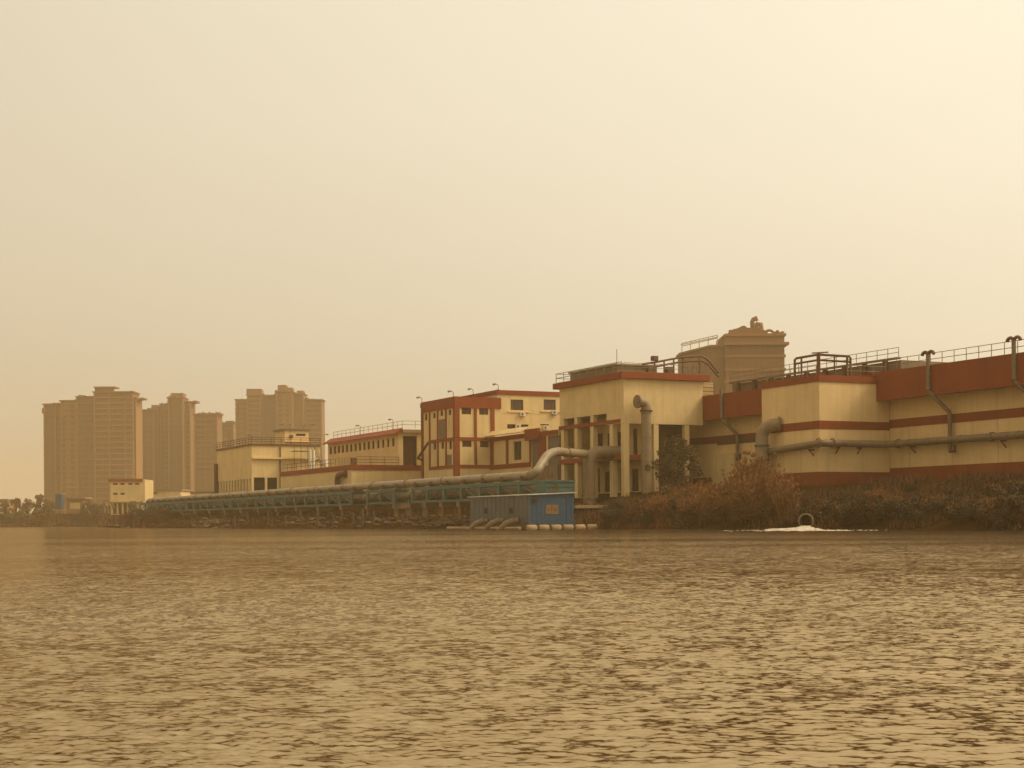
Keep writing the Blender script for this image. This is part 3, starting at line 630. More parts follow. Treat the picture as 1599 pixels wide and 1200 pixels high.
B1(xW - .2, xDr, yD - .2, yDb + .2, zd + .004, zd + .35).build('roof', 'rust', db)
xd = xat(437.5, 720, yD - .2); MB().tube([(xd, yD - .25, 4), (xd, yD - .25, zd - .2)], .14, 8).build('drain_pipe', 'rust', db)
railing(db, [(xW, yDb, zd + .35), (xW, yD, zd + .35), (xDr, yD, zd + .35)], 1.2, 2.0, .05, 'rust', 3)
MB().tube([(xW - .3, yDb - .3, 4.5), (xW - .3, yDb - .3, zx(337, 725, xW))], .4, 8).build('corner_pipe', 'rust', db)
yP = yD + 6
px0, px1 = xat(445, 690, yP), xat(482, 690, yP); zp1 = zat(463, 672.5, (px0 + px1) / 2, yP); zp0 = zat(463, 694, (px0 + px1) / 2, yP)
cb2 = thing('roof_cabin', 'small cream cabin with a dark slot window on the filter house roof', 'cabin', (px0, yP, zd + .35))
sw = [(xat(462, 680, yP) - px0, xat(477, 680, yP) - px0, zat(470, 680.6, px0, yP), zat(470, 677, px0, yP))]
shell(px0, px1, yP, yP + 6, zd + .35, zp1, (), sw, .2).build('wall', 'cream_dim', cb2)
B1(px0 - .3, px1 + .3, yP - .3, yP + 6.3, zp1 + .004, zp1 + .3).build('roof', 'concrete', cb2)
window(cb2, (px0, yP), *FY, *sw[0], 'dark', 0, .06, 'rust')
B1(px0 - .4, px1 + .4, yP - .4, yP - .02, zd + 1.0, zd + 1.2).build('ledge', 'cream_dim', cb2)
mb = B1(px0 + .9, px0 + 1.5, yP - .35, yP - .02, zp1 - 1.5, zp1 - .9); mb.build('lamp_box', 'rust', cb2)
# white stand pipes and stair between filter house and settling house
st = thing('stand_pipes', 'pair of pale vertical pipes with steel stair left of the settling house', 'pipework', (xat(486, 715, yD - 4), yD - 4, zw1))
for px in (484, 489.5):
    xx = xat(px, 715, yD - 4); MB().tube([(xx, yD - 4, zw1), (xx, yD - 4, zat(px, 703, xx, yD - 4))], .3, 10).build('pipe', 'white', st)
mb = MB(); a = Vector((xat(492, 708, yD - 3), yD - 3, zat(492, 706, 0, yD - 3))); b = Vector((xat(512, 722, yD - 6), yD - 6, zw1))
for o_ in (0, .9): mb.bar(a + Vector((0, o_, 0)), b + Vector((0, o_, 0)), .1); mb.bar(a + Vector((0, o_, 1)), b + Vector((0, o_, 1)), .06)
for k in range(9):
    q = a.lerp(b, k / 8); mb.box(q.x - .2, q.x + .2, q.y, q.y + .9, q.z - .03, q.z + .03); mb.tube([q, q + Vector((0, 0, 1))], .03, 5)
mb.build('stair', 'steel', st)
B1(a.x - 4, a.x, a.y, a.y + 2, a.z - .15, a.z).build('landing', 'steel', st)
mb = MB()
for k in range(4): mb.tube([(a.x - 4 + k * 1.3, a.y, zw1), (a.x - 4 + k * 1.3, a.y, a.z + 1.1)], .06, 6)
mb.tube([(a.x - 4, a.y, a.z + 1.1), (a.x, a.y, a.z + 1.1)], .05, 6); mb.build('landing_rail', 'rust', st)

# ------------------------------------------------------------------ roof lamps
def lamp_proto(h):
    t = thing('roof_lamp', 'x', 'lamp', (0, 0, 0), False); BASE[t.name] = (0, 0, 0)
    MB().tube([(0, 0, 0), (0, 0, h - .35)] + arc((-.35, 0, h - .35), (1, 0, 0), (0, 0, 1), .35, 20, 100, 4), .042, 6).build('pole', 'rust', t)
    MB().tube([(-.35, 0, h), (-.8, 0, h - .08)], [.09, .16], 8).build('lamp_head', 'steel', t)
    MB().box(-.12, .12, -.12, .12, 0, .05).build('base_plate', 'rust', t)
    return t
lp = {}
def roof_lamp(x, y, z, h, label, spin=0.0):
    h = round(h, 1)
    if h not in lp: t = lp[h] = lamp_proto(h)
    else: t = copy_tree(lp[h])
    t.location = W(x, y, z); t.rotation_euler = (0, 0, TH + spin); t['label'] = label; t['group'] = 'curved lamps along the roofs'
def lamp_at(px, pt, plane, v, zb, label, spin=0.0):
    if plane == 'x': x, y = v, yat(px, pt, v)
    else: y, x = v, xat(px, pt, v)
    roof_lamp(x, y, zb, max(.8, zat(px, pt, x, y) - zb), label, spin)
lamp_at(614, 655, 'x', xC + .5, zc + .7, 'curved roof lamp at the near corner of the settling house')
lamp_at(563, 665, 'x', xC + .5, zc + .7, 'curved roof lamp midway along the settling house eave')
lamp_at(393, 679, 'y', yD + .1, zd + .35, 'curved roof lamp at the front corner of the filter house')
lamp_at(366, 687, 'x', xW + .1, zd + .35, 'curved roof lamp midway along the filter house river edge')
lamp_at(340, 695, 'x', xW + .1, zd + .35, 'curved roof lamp at the far left end of the filter house')
lamp_at(506, 678, 'y', yD + .5, zd + .35, 'curved roof lamp beside the steel stair of the filter house', 3.1)
lamp_at(452, 663, 'y', yP + .3, zp1 + .3, 'tall lamp on the rooftop cabin, second from its left end', 1.5)
lamp_at(445, 666, 'y', yP + .4, zp1 + .3, 'tall lamp on the left end of the rooftop cabin')
lamp_at(474, 666, 'y', yP + 1.3, zp1 + .3, 'short lamp on the rooftop cabin, second from its right end', 1.5)
lamp_at(484, 663, 'y', yP + .3, zp1 + .3, 'tall lamp on the right end of the rooftop cabin', 3.1)
lamp_at(739, 611, 'x', x3b + .1, z3, 'small lamp at the far end of the cream office roof edge')
lamp_at(778, 601.5, 'x', x3b + .1, z3, 'lamp at the near corner of the cream office roof')
lamp_at(708, 616, 'x', x3 + .2, 17.83, 'lamp above the front corner of the red framed office')
lamp_at(659, 627, 'x', x3 + .2, 17.83, 'lamp above the far left corner of the red framed office')

# ------------------------------------------------------------------ pipeline on its green truss
xp = -25.26; zt0, zt1 = 3.2, 5.2
yT0 = yat(846, 760, xp - .8); yT1 = yat(229, 785, xp - .8)
Rp = .48; zpp = 5.82; ybend = yat(836, 742, xp)
ppl = thing('upper_pipeline', 'long pale pipeline along the top of the green truss, curving up to the hall', 'pipe', (xp, yT0, zpp))
# bend: from along the truss up and across to the hall
zh = zat(890, 706, xp + 6, ybend + 4)
dv = Vector((xh + 1.0 - xp, 37.5 - ybend, 0)).normalized()
def al(t_, z): return Vector((xp, ybend, z)) + dv * t_
pc = [Vector((xp, ybend + 3.5, zpp)), Vector((xp, ybend + 1.6, zpp)), Vector((xp + .12, ybend + .5, zpp + .25)), al(.7, zpp + .65), al(1.7, zpp + 1.35), al(2.9, zh - .62), al(4.3, zh - .2), al(5.8, zh), al(7.2, zh), al(9, zh), al(17.8, zh)]
sm = [Vector((xp, yT1 + 1, zpp)), Vector((xp, ybend + 6, zpp))]
for i in range(len(pc) - 1):
    p0, p1, p2, p3 = pc[max(i - 1, 0)], pc[i], pc[i + 1], pc[min(i + 2, len(pc) - 1)]
    n = 4 if i < 8 else 1
    for k in range(n):
        t_ = k / n
        sm.append(.5 * ((2 * p1) + (p2 - p0) * t_ + (2 * p0 - 5 * p1 + 4 * p2 - p3) * t_ ** 2 + (3 * p1 - p0 - 3 * p2 + p3) * t_ ** 3) if n > 1 else p1)
sm.append(pc[-1])
MB().tube(sm, Rp, 20).build('pipe', 'longpipe', ppl)
yy = yT0 + 4
nf = 0
while yy < yT1:
    MB().tube([(xp, yy - .07, zpp), (xp, yy + .07, zpp)], Rp + .09, 18).build('pipe_joint', 'pipe', ppl); yy += 12.0
MB().tube([al(8.0, zh), al(8.15, zh)], Rp + .1, 18).build('pipe_joint', 'pipe', ppl)
lpp = thing('lower_pipeline', 'second brown pipeline running inside the green truss below the upper one', 'pipe', (xp, yT0, 4.2))
MB().tube([(xp, yT0 - 1.5, 4.22), (xp, yT1, 4.22)], .5, 16).build('pipe', 'pierc2', lpp)
for px in (1330, 1450, 1500, 1590):
    yy = yat(px, 690, 1.05); MB().tube([(1.05, yy - .05, zp), (1.05, yy + .05, zp)], .395, 14).build('weld_seam', 'steel', sp)
for zz in (13.2, 10.4, 7.6): MB().tube([(xe, ye, zz - .05), (xe, ye, zz + .05)], .635, 18).build('weld_seam', 'pipe', ep)
yy = yT0 + 2
while yy < yT1:
    MB().tube([(xp, yy - .06, 4.22), (xp, yy + .06, 4.22)], .6, 16).build('pipe_joint', 'pierc2', lpp); yy += 9.0
# truss spans
bay = (yat(645, 765, xp - .8) - yT0) / 7.0
names = ['nearest the blue shed', 'second from the blue shed', 'third from the blue shed, mid length', 'fourth from the blue shed, below the terrace building', 'fifth from the blue shed, below the filter house', 'sixth from the blue shed, in the dim stretch', 'at the far left end by the small house']
gap = bay * 1.15; y0 = yT0; spans = []
def span(y0, nb, label):
    t = thing('truss_span', 'green steel truss span carrying the pipelines, ' + label, 'truss', (xp, y0, zt0), group='green truss spans of the pipeline')
    L_ = nb * bay
    for s in (-1, 1):
        x = xp + s * .95
        B1(x - .14, x + .14, y0, y0 + L_, zt1 - .42, zt1).build('top_chord', 'green', t)
        B1(x - .12, x + .12, y0, y0 + L_, zt0, zt0 + .28).build('bottom_chord', 'green', t)
        for k in range(nb + 1):
            B1(x - .13, x + .13, y0 + k * bay - .3 + (.3 if k == 0 else -.3 if k == nb else 0), y0 + k * bay + .3 + (.3 if k == 0 else -.3 if k == nb else 0), zt0 + .284, zt1 - .424).build('post', 'green', t)
        for k in range(nb):
            a, b = y0 + k * bay + .35, y0 + (k + 1) * bay - .35
            if k < nb / 2: a, b = b, a
            MB().bar((x + s * .03, a, zt1 - .45), (x + s * .03, b, zt0 + .3), .13).build('brace', 'greenpanel', t)
    for k in range(nb + 1):
        yk = min(max(y0 + k * bay, y0 + .12), y0 + L_ - .12)
        B1(xp - .805, xp + .805, yk - .09, yk + .09, zt1 - .2, zt1 - .02).build('cross_beam', 'green', t); B1(xp - .805, xp + .805, yk - .09, yk + .09, zt0 + .02, zt0 + .16).build('cross_beam', 'green', t)
    for k in range(nb):
        B1(xp + .83, xp + .86, y0 + k * bay + .31, y0 + (k + 1) * bay - .31, zt0 + .29, zt1 - .43).build('shade_backing', 'darkgreen', t)  # added backing closes the bays, its dark green painted as shade behind the posts
    for k in range(nb + 1):
        yk = min(max(y0 + k * bay, y0 + .2), y0 + L_ - .2)
        mb = MB(); mb.prism([(xp - .75, yk - .15), (xp + .75, yk - .15), (xp + .75, yk + .15), (xp - .75, yk + .15)], zt1, zt1 + .22)
        mb.box(xp - .78, xp - .56, yk - .15, yk + .15, zt1 + .22, zt1 + .62); mb.box(xp + .56, xp + .78, yk - .15, yk + .15, zt1 + .22, zt1 + .62)
        mb.build('saddle', 'rust', t)
for i, lab in enumerate(names):
    nb = 7 if i == 0 else 2 if i == 1 else 6
    if i == len(names) - 1: nb = max(2, int((yT1 - y0) / bay))
    span(y0, nb, lab); spans.append((y0, nb)); y0 += nb * bay + (gap if i < 2 else .3)
# green end cabinet right of the truss
gx0, gx1 = xat(852, 760, yT0 - 1.5) , xat(896, 760, yT0 - 1.5)
ge = thing('green_tank', 'dark green steel tank behind the blue shed at the pipeline end', 'tank', (gx0, yT0 - 1.5, 3))
zg1 = zat(875, 750, (gx0 + gx1) / 2, yT0 - 1.5)
B1(gx0, gx1, yT0 - 1.5, yT0 + 1.0, 2.2, zg1 - .2).build('body', 'green', ge)
B1(gx0 - .12, gx1 + .12, yT0 - 1.62, yT0 + 1.1, zg1 - .196, zg1).build('lid', 'green', ge)
mb = MB()
for k in range(3): mb.box(gx0 - .06, gx1 + .06, yT0 - 1.56, yT0 - 1.503, zg1 - .75 - k * .55, zg1 - .68 - k * .55)
mb.build('stiffener', 'greenpanel', ge)
# piers under the truss
def pier(x, y, label):
    zg = min(gplant(x, y), 2.4)
    t = thing('pipe_pier', label, 'pier', (x, y, zg), group='concrete piers under the pipeline truss')
    B1(x - 1.1, x + 1.1, y - .5, y + .5, zt0 - .6, zt0 - .004).build('pier_cap', 'pierc', t)
    for s in (-1, 1): MB().tube([(x + s * .75, y, zg - 1.2), (x + s * .75, y, zt0 - .604)], .26, 12).build('column', 'pierc', t)
k = 0; yy = yT0 + .8
while yy < yT1 - 1:
    pier(xp, yy, 'short pale concrete pier with square cap under the pipeline truss'); yy += bay * (1.0 if yy < yT0 + 8 * bay else 2.0)

# second pipe at the hall: elbow down to the ground
xq = xat(919, 740, yF - 2.5); yq = yF - 2.5
x2 = xat(920, 760, 34.0); 
dp = thing('drop_pipe', 'thick pale pipe curving out of the hall frame straight down to the slab', 'pipe', (x2, 34, 3.5))
ztp = zat(925, 706, x2, 34.0); rr = .72; rb = 1.35
MB().tube([Vector((xh + 1.2, 34.0, ztp)), Vector((x2 + rb + .3, 34.0, ztp))] + arc((x2 + rb, 34.0, ztp - rb), (-1, 0, 0), (0, 0, 1), rb, 90, 0, 10) + [Vector((x2, 34.0, 2.6))], rr, 20).build('pipe', 'pipe', dp)
MB().tube([(x2, 34.0, 3.35), (x2, 34.0, 3.55)], rr + .15, 20).build('flange', 'pipe', dp)
slab = thing('valve_slab', 'flat pale concrete slab at the foot of the drop pipe beside the blue shed', 'slab', (x2 - 1, 30, 2.6))
sx0, sx1 = xat(899, 790, 29.5), xat(953, 790, 29.5); zs1 = zat(925, 789, (sx0 + sx1) / 2, 29.5)
B1(sx0, sx1, 29.5, 36, zs1 - .35, zs1).build('slab_top', 'pale', slab)
B1(sx0 + .3, sx1 - .2, 29.9, 35.8, 0.4, zs1 - .354).build('slab_wall', 'earth', slab)
for k in range(3):
    xx = sx0 + .8 + k * 1.15; MB().tube([(xx, 30.4, zs1), (xx, 30.4, zs1 + .2)], .32, 10).build('hatch', 'rust', slab)

# ------------------------------------------------------------------ floating blue pump shed
xs, ys = -32.7, 12.6
a, b = ray(826, 827); Ysd = 152.0
xs = (a * Ysd - OX) * B[0] + (Ysd - OY) * B[1]; ys = (a * Ysd - OX) * A[0] + (Ysd - OY) * A[1]
shd = thing('pump_shed', 'blue sheet metal pump shed floating on a pontoon with a yellow sign', 'shed', (xs, ys, .3))
xs1 = xat(896, 800, ys); ysb = yat(734, 800, xs); zs0 = .42; zst = zat(826, 774, xs, ys); zsr = zat(896, 768.5, xs1, ys)
hy = [(yat(px + 3.2, 797, xs) - ys, yat(px - 3.2, 797, xs) - ys, zat(px, 803, xs, ys + 5), zat(px, 793, xs, ys + 5)) for px in (798, 759)]
mb = MB(); mb.wall((xs, ys), (0, 1), (-1, 0), ysb - ys, .08, zs0, zst, hy); mb.box(xs + .09, xs1, ysb - .08, ysb, zs0, zst); mb.build('side_wall', 'bluegrey', shd)
mb = MB(); mb.add([(xs + .085, ys, zs0), (xs1, ys, zs0), (xs1, ys, zsr - .15), (xs + .085, ys, zst), (xs + .085, ys + .08, zs0), (xs1, ys + .08, zs0), (xs1, ys + .08, zsr - .15), (xs + .085, ys + .08, zst)],
    [(0, 1, 2, 3), (4, 7, 6, 5), (0, 4, 5, 1), (1, 5, 6, 2), (2, 6, 7, 3), (0, 3, 7, 4)]); mb.box(xs1 - .08, xs1, ys + .085, ysb - .085, zs0, zst); mb.build('front_wall', 'blue', shd)
mb = MB()
for k in range(14):
    yy = ys + .3 + k * (ysb - ys - .5) / 13
    mb.box(xs - .03, xs - .002, yy - .03, yy + .03, zs0, zst)
mb.build('side_ribs', 'bluegrey', shd)
mb = MB()
for k in range(9):
    xx = xs + .35 + k * (xs1 - xs - .6) / 8
    if 3 <= k <= 6: continue
    mb.box(xx - .03, xx + .03, ys - .03, ys - .002, zs0, zst - .02)
mb.build('front_ribs', 'blue', shd)
mb = MB(); e = .25
c = [(xs - e, ys - e, zst + .02), (xs1 + e, ys - e, zsr - .1), (xs1 + e, ysb + e, zsr - .1), (xs - e, ysb + e, zst + .02)]
mb.add(c + [(p[0], p[1], p[2] + .09) for p in c], [(0, 3, 2, 1), (4, 5, 6, 7), (0, 1, 5, 4), (1, 2, 6, 5), (2, 3, 7, 6), (3, 0, 4, 7)]); mb.build('roof', 'roofmetal', shd)
for q in hy: window(shd, (xs, ys), *RX, *q, 'dark', 0, .02, 'rust')
cx = xat(862, 796, ys - .03); cz = zat(862, 796, cx, ys - .03)
sg = B1(cx - .72, cx + .72, ys - .06, ys - .004, cz - .46, cz + .46).build('sign', 'sign', shd)
mb = B1(cx - .1, cx + .02, ys - .075, ys - .063, cz - .25, cz + .3); mb.box(cx - .5, cx - .3, ys - .075, ys - .063, cz - .12, cz + .1); mb.box(cx + .2, cx + .52, ys - .075, ys - .063, cz - .14, cz + .06); mb.build('sign_mark', 'signmark', sg)
px_ = xat(836, 780, ys - .2); B1(px_ - .2, px_ + .2, ys - .18, ys - .004, zst - .75, zst - .25).build('switch_box', 'dark', shd)
B1(xs - .8, xs1 + 1.9, ys - .9, ysb + .5, .14, .415).build('deck', 'timber', shd)
for k in range(6):
    xx = xs - .3 + k * 1.35; MB().tube([(xx - .55, ys - 1.2, .16), (xx - .45, ys - 1.2, .16), (xx + .45, ys - 1.2, .16), (xx + .55, ys - 1.2, .16)], [.18, .3, .3, .18], 12).build('float', 'pale', shd)
MB().tube([(xs - 1.1, ys - .3, .12), (xs - 1.1, ysb + 3.5, .12)], .16, 10).build('side_float', 'pale', shd)
for i, (px, w) in enumerate(((747, 'farthest'), (771, 'middle'), (794, 'nearest'))):
    y = yat(px, 818, xs - .9); t = thing('suction_pipe', ['fat grey suction pipe dipping from the shed, leftmost of three', 'fat grey suction pipe dipping from the shed, between two others', 'fat grey suction pipe dipping from the shed, the one below its window'][i], 'pipe', (xs - .9, y, 0), group='suction pipes of the blue shed')
    MB().tube([(xs - .05, y - .6, .85), (xs - .5, y - .3, .86), (xs - 1.05, y + .3, .58), (xs - 1.6, y + 1.0, -.25)], [.27, .31, .31, .31], 16).build('pipe', 'pipe', t)
    MB().tube([(xs - .42, y - .36, .87), (xs - .55, y - .25, .84)], .38, 16).build('flange', 'steel', t)

# ------------------------------------------------------------------ outfall with foam
a, b = ray(1258, 814); Yo = 122.0
op = Vector((a * Yo, Yo, EYE - b * Yo)); od = Vector((-.25, -.97, 0)).normalized()
of_ = thing('outfall_pipe', 'round dark concrete outfall pipe mouth spilling white water from the bank', 'pipe', op, False)
ns = 24; mb = MB(); u = Vector((od.y, -od.x, 0)); vs_ = []
for (r, dd) in ((.62, 5), (.62, 0), (.50, 0), (.50, 5)):
    for k in range(ns):
        a_ = 2 * math.pi * k / ns; vs_.append(op - od * dd + u * (r * math.cos(a_)) + Vector((0, 0, r * math.sin(a_))))
mb.add(vs_, [(j * ns + k, j * ns + (k + 1) % ns, (j + 1) * ns + (k + 1) % ns, (j + 1) * ns + k) for j in range(3) for k in range(ns)], True); mb.build('pipe', 'concrete', of_)
mb = MB(); mb.tube([op - od * 3.2, op - od * 3.25], .51, 20); mb.build('inside', 'dark', of_)
rng = random.Random(3)
mb = MB()
def blob(c, rx, ry, rz, n=9):
    vs = [(c.x, c.y, c.z + rz)]; 
    for rr_, hz in ((.55, .75), (1.0, .0)):
        for k in range(n):
            a_ = 2 * math.pi * k / n; j = rng.uniform(.7, 1.25); vs.append((c.x + rx * rr_ * j * math.cos(a_), c.y + ry * rr_ * j * math.sin(a_), c.z + rz * hz - (.02 if rr_ == 1 else 0)))
    mb.add(vs, [(0, 1 + k, 1 + (k + 1) % n) for k in range(n)] + [(1 + k, 1 + n + k, 1 + n + (k + 1) % n, 1 + (k + 1) % n) for k in range(n)], True)
for i in range(650):
    t_ = rng.random() ** 1.5
    sd = rng.gauss(0, 1)
    p = op + od * (.2 + 2.5 * abs(rng.gauss(0, .6)) + t_ * 2) + Vector((sd * (.22 + .65 * t_) - 1.0 * t_ * rng.random() * 2, 0, 0)); p.z = .0
    hgt = max(.02, .26 * math.exp(-((p - Vector((op.x, op.y, 0))).length / 1.6)))
    s = rng.uniform(.06, .22)
    blob(p + Vector((0, 0, rng.random() * hgt)), s * rng.uniform(.8, 1.6), s, s * .5 + .02)
for i in range(120):
    f_ = rng.random(); p = op + od * (.05 + .75 * f_) + u * rng.uniform(-.34, .34) * (1 + .6 * f_); p.z = op.z - .42 - (op.z - .5) * f_ ** 2 * .8
    blob(p, rng.uniform(.03, .09), rng.uniform(.06, .14), rng.uniform(.03, .08))
for i in range(230):
    p = Vector((op.x + rng.gauss(-1.2, 1.9), op.y - rng.uniform(1.0, 14), 0.0)); blob(p, rng.uniform(.06, .3), rng.uniform(.03, .2), .02)
tag(mb.build('foam', 'foam'), 'white foam spreading on the water below the outfall', 'foam', kind='stuff')

# ------------------------------------------------------------------ vegetation
def leaves_np(rng, centres, n, size, squash=1.0):
    """n small leaf quads scattered round weighted clump centres [(c, r)]"""
    C_ = np.array([c for c, r in centres]); Rr = np.array([r for c, r in centres]); w = Rr ** 2; w = w / w.sum()
    ix = rng.choice(len(centres), n, p=w)
    d = rng.normal(size=(n, 3)); d /= np.linalg.norm(d, axis=1)[:, None]
    P = C_[ix] + d * (Rr[ix] * rng.uniform(.25, 1, n) ** .5)[:, None] * np.array([1, 1, squash])
    t1 = rng.normal(size=(n, 3)); t1 /= np.linalg.norm(t1, axis=1)[:, None]
    t2 = np.cross(t1, rng.normal(size=(n, 3))); t2 /= np.linalg.norm(t2, axis=1)[:, None]
    s = size * rng.uniform(.6, 1.4, n)[:, None]
    V = np.stack([P - t1 * s, P + t2 * s * .45, P + t1 * s, P - t2 * s * .45], 1).reshape(-1, 3)
    Fc = np.arange(n * 4).reshape(n, 4)
    return V, Fc
def np_obj(name, V, Fc, m, parent=None):
    me = bpy.data.meshes.new(name); me.vertices.add(len(V)); me.vertices.foreach_set('co', V.ravel())
    k = Fc.shape[1]; me.loops.add(Fc.size); me.loops.foreach_set('vertex_index', Fc.ravel().astype(np.int32))
    me.polygons.add(len(Fc)); me.polygons.foreach_set('loop_start', np.arange(0, Fc.size, k, dtype=np.int32)); me.update(calc_edges=True)
    me.materials.append(M[m]); o = bpy.data.objects.new(name, me); COL.objects.link(o)
    if parent: o.parent = parent; 
    return o
def stems(rng, n, hgt, spread, r=.03):
    mb = MB()
    for i in range(n):
        a_ = rng.uniform(0, 6.28); s = spread * rng.uniform(.2, 1); hh = hgt * rng.uniform(.6, 1)
        mb.tube([(rng.normal(0, .1), rng.normal(0, .1), -.3), (s * .4 * math.cos(a_), s * .4 * math.sin(a_), hh * .5), (s * math.cos(a_), s * math.sin(a_), hh)], [r, r * .7, r * .35], 5)
    return mb
def bush(seed, w, hgt, n, leaf, m, lab):
    rng = np.random.default_rng(seed)
    t = thing('bush', lab, 'bush', (0, 0, 0), False); BASE[t.name] = (0, 0, 0)
    cs = []
    for k in range(16):
        a_ = rng.uniform(0, 6.28); r_ = w * .5 * rng.uniform(0, 1) ** .6; z_ = hgt * rng.uniform(.08, .85) * (1 - .45 * (r_ / (w * .5)) ** 2)
        cs.append(((r_ * math.cos(a_), r_ * math.sin(a_), z_), hgt * rng.uniform(.12, .26)))
    V, Fc = leaves_np(rng, cs, n, leaf); np_obj('leaves', V, Fc, m, t)
    stems(rng, 9, hgt * .95, w * .5, .025).build('stems', 'bark', t)
    return t
def reeds(seed, w, hgt, n, m, lab):
    rng = np.random.default_rng(seed)
    t = thing('reed_clump', lab, 'reeds', (0, 0, 0), False); BASE[t.name] = (0, 0, 0)
    V = []; Fc = []; PV = []; PF = []
    for i in range(n):
        a_ = rng.uniform(0, 6.28); r_ = w * .5 * rng.uniform(0, 1) ** .6; b0 = np.array([r_ * math.cos(a_), r_ * math.sin(a_), -.2])
        hh = hgt * rng.uniform(.45, 1.0) * (1 - .25 * r_ / (w * .5)); la = rng.uniform(0, 6.28); ln = hh * rng.uniform(.05, .32); L_ = np.array([math.cos(la), math.sin(la), 0]) * ln
        wd = np.array([-math.sin(la), math.cos(la), 0]) * rng.uniform(.012, .03); th = rng.uniform(0, 6.28); wd = np.array([math.cos(th), math.sin(th), 0]) * rng.uniform(.012, .03)
        k0 = len(V)
        for f_, ww_ in ((0, 1), (.4, .9), (.75, .7), (1, .25)):
            c = b0 + np.array([0, 0, hh * f_]) + L_ * f_ ** 2; V += [c - wd * ww_, c + wd * ww_]
        Fc += [(k0 + 2 * j, k0 + 2 * j + 1, k0 + 2 * j + 3, k0 + 2 * j + 2) for j in range(3)]
        # leaf blades off the stem
        for j in range(3):
            f_ = rng.uniform(.3, .9); c = b0 + np.array([0, 0, hh * f_]) + L_ * f_ ** 2; la2 = rng.uniform(0, 6.28); dd = np.array([math.cos(la2), math.sin(la2), rng.uniform(.2, .9)]) * rng.uniform(.25, .6)
            sd = np.array([-math.sin(la2), math.cos(la2), 0]) * .022; k0 = len(V); V += [c - sd, c + sd, c + dd + sd * .2, c + dd - sd * .2]; Fc.append((k0, k0 + 1, k0 + 2, k0 + 3))
        if rng.random() < .4:
            c = b0 + np.array([0, 0, hh]) + L_
            for j in range(5):
                d = rng.normal(size=3) * .06; d[2] = abs(d[2]) + .12; e_ = rng.normal(size=3) * .05; k0 = len(PV); PV += [c - e_, c + d * .5 + e_, c + d * 1.6, c + d * .5 - e_]; PF.append((k0, k0 + 1, k0 + 2, k0 + 3))
    o = np_obj('reeds', np.array(V + PV), np.array(Fc + [tuple(i + len(V) for i in f) for f in PF]), m, t)
    o.data.materials.append(M['plume']); o.data.polygons.foreach_set('material_index', [0] * len(Fc) + [1] * len(PF))
    return t
def put(proto, used, x, y, s, spin, label=None, group=None, world=False, z=None):
    t = proto if proto.name not in used else copy_tree(proto); used.add(proto.name)
    p = Vector((x, y, 0)) if world else W(x, y)
    t.location = (p.x, p.y, (ground(p.x, p.y)[0] if z is None else z) - .05); t.rotation_euler = (0, 0, spin); t.scale = (s, s, s)
    if label: t['label'] = label
    if group: t['group'] = group
    return t
used = set(); R = random.Random(11)
ol = [bush(100 + k, 2.6, 2.3, 2600, .10, 'leaf_olive', '') for k in range(3)]
br = [bush(200 + k, 2.6, 2.3, 2400, .10, 'leaf_brown', '') for k in range(3)]
gr = [bush(300 + k, 2.8, 2.6, 2600, .11, 'leaf_green', '') for k in range(2)]
rd = [reeds(400 + k, 2.6, 3.6, 520, 'reed', '') for k in range(3)]
ro = [reeds(500 + k, 2.4, 2.4, 420, 'leaf_olive', '') for k in range(2)]
def pxp(px, Y): 
    a, b = ray(px, 780); return a * Y, Y
def at_shore(px, inland):
    """point on the viewing line of photo column px whose distance from the shoreline is given"""
    a, b = ray(px, 800); Y = 90.0
    while Y < 700:
        p = Vector((a * Y, Y)); t_ = p.dot(D) - shore_d(p.dot(Q))
        if t_ >= inland: return p.x, p.y
        Y += .4
    return a * Y, Y
# right bank under the red base
for i in range(26):
    px = 1272 + i * 14.2 + R.uniform(-4, 4); k = R.random(); x, y = at_shore(px, R.uniform(1.2, 4.5))
    put(R.choice(ol if k < .5 else gr if k < .8 else br), used, x, y, R.uniform(.6, .95) , R.uniform(0, 6), 'low dark olive bush on the bank below the red base of the long hall', 'bushes below the long hall', True)
for i in range(44):
    px = 1262 + i * 8.2 + R.uniform(-5, 5); x, y = at_shore(px, R.uniform(5, 15))
    put(R.choice(gr + ol + br), used, x, y, R.uniform(.5, .78), R.uniform(0, 6), 'dark bush higher up the bank against the red base of the long hall', 'bushes against the red base', True)
for i in range(30):
    px = 1255 + i * 12 + R.uniform(-5, 5); x, y = at_shore(px, R.uniform(16, 26))
    put(R.choice(ol + br), used, x, y, R.uniform(.2, .36), R.uniform(0, 6), 'small dry shrub at the top of the bank by the red base band', 'small shrubs at the top of the bank', True)
for i in range(15):
    px = 1275 + i * 24 + R.uniform(-8, 8); x, y = at_shore(px, R.uniform(2, 8))
    put(R.choice(ro + rd[:1]), used, x, y, R.uniform(.4, .7), R.uniform(0, 6), 'grassy reed tuft among the dark bushes right of the outfall', 'reed tufts right of the outfall', True)
for px, s in ((1585, 1.15), (1560, .85), (1612, 1.15)):
    x, y = at_shore(px, 9); put(gr[0], used, x, y, s, px, ['tall dark bush at the right edge rising against the red base', 'dark bush just left of the tall one at the right edge', 'tall dark bush cut by the right picture edge'][(1585, 1560, 1612).index(px)], None, True)
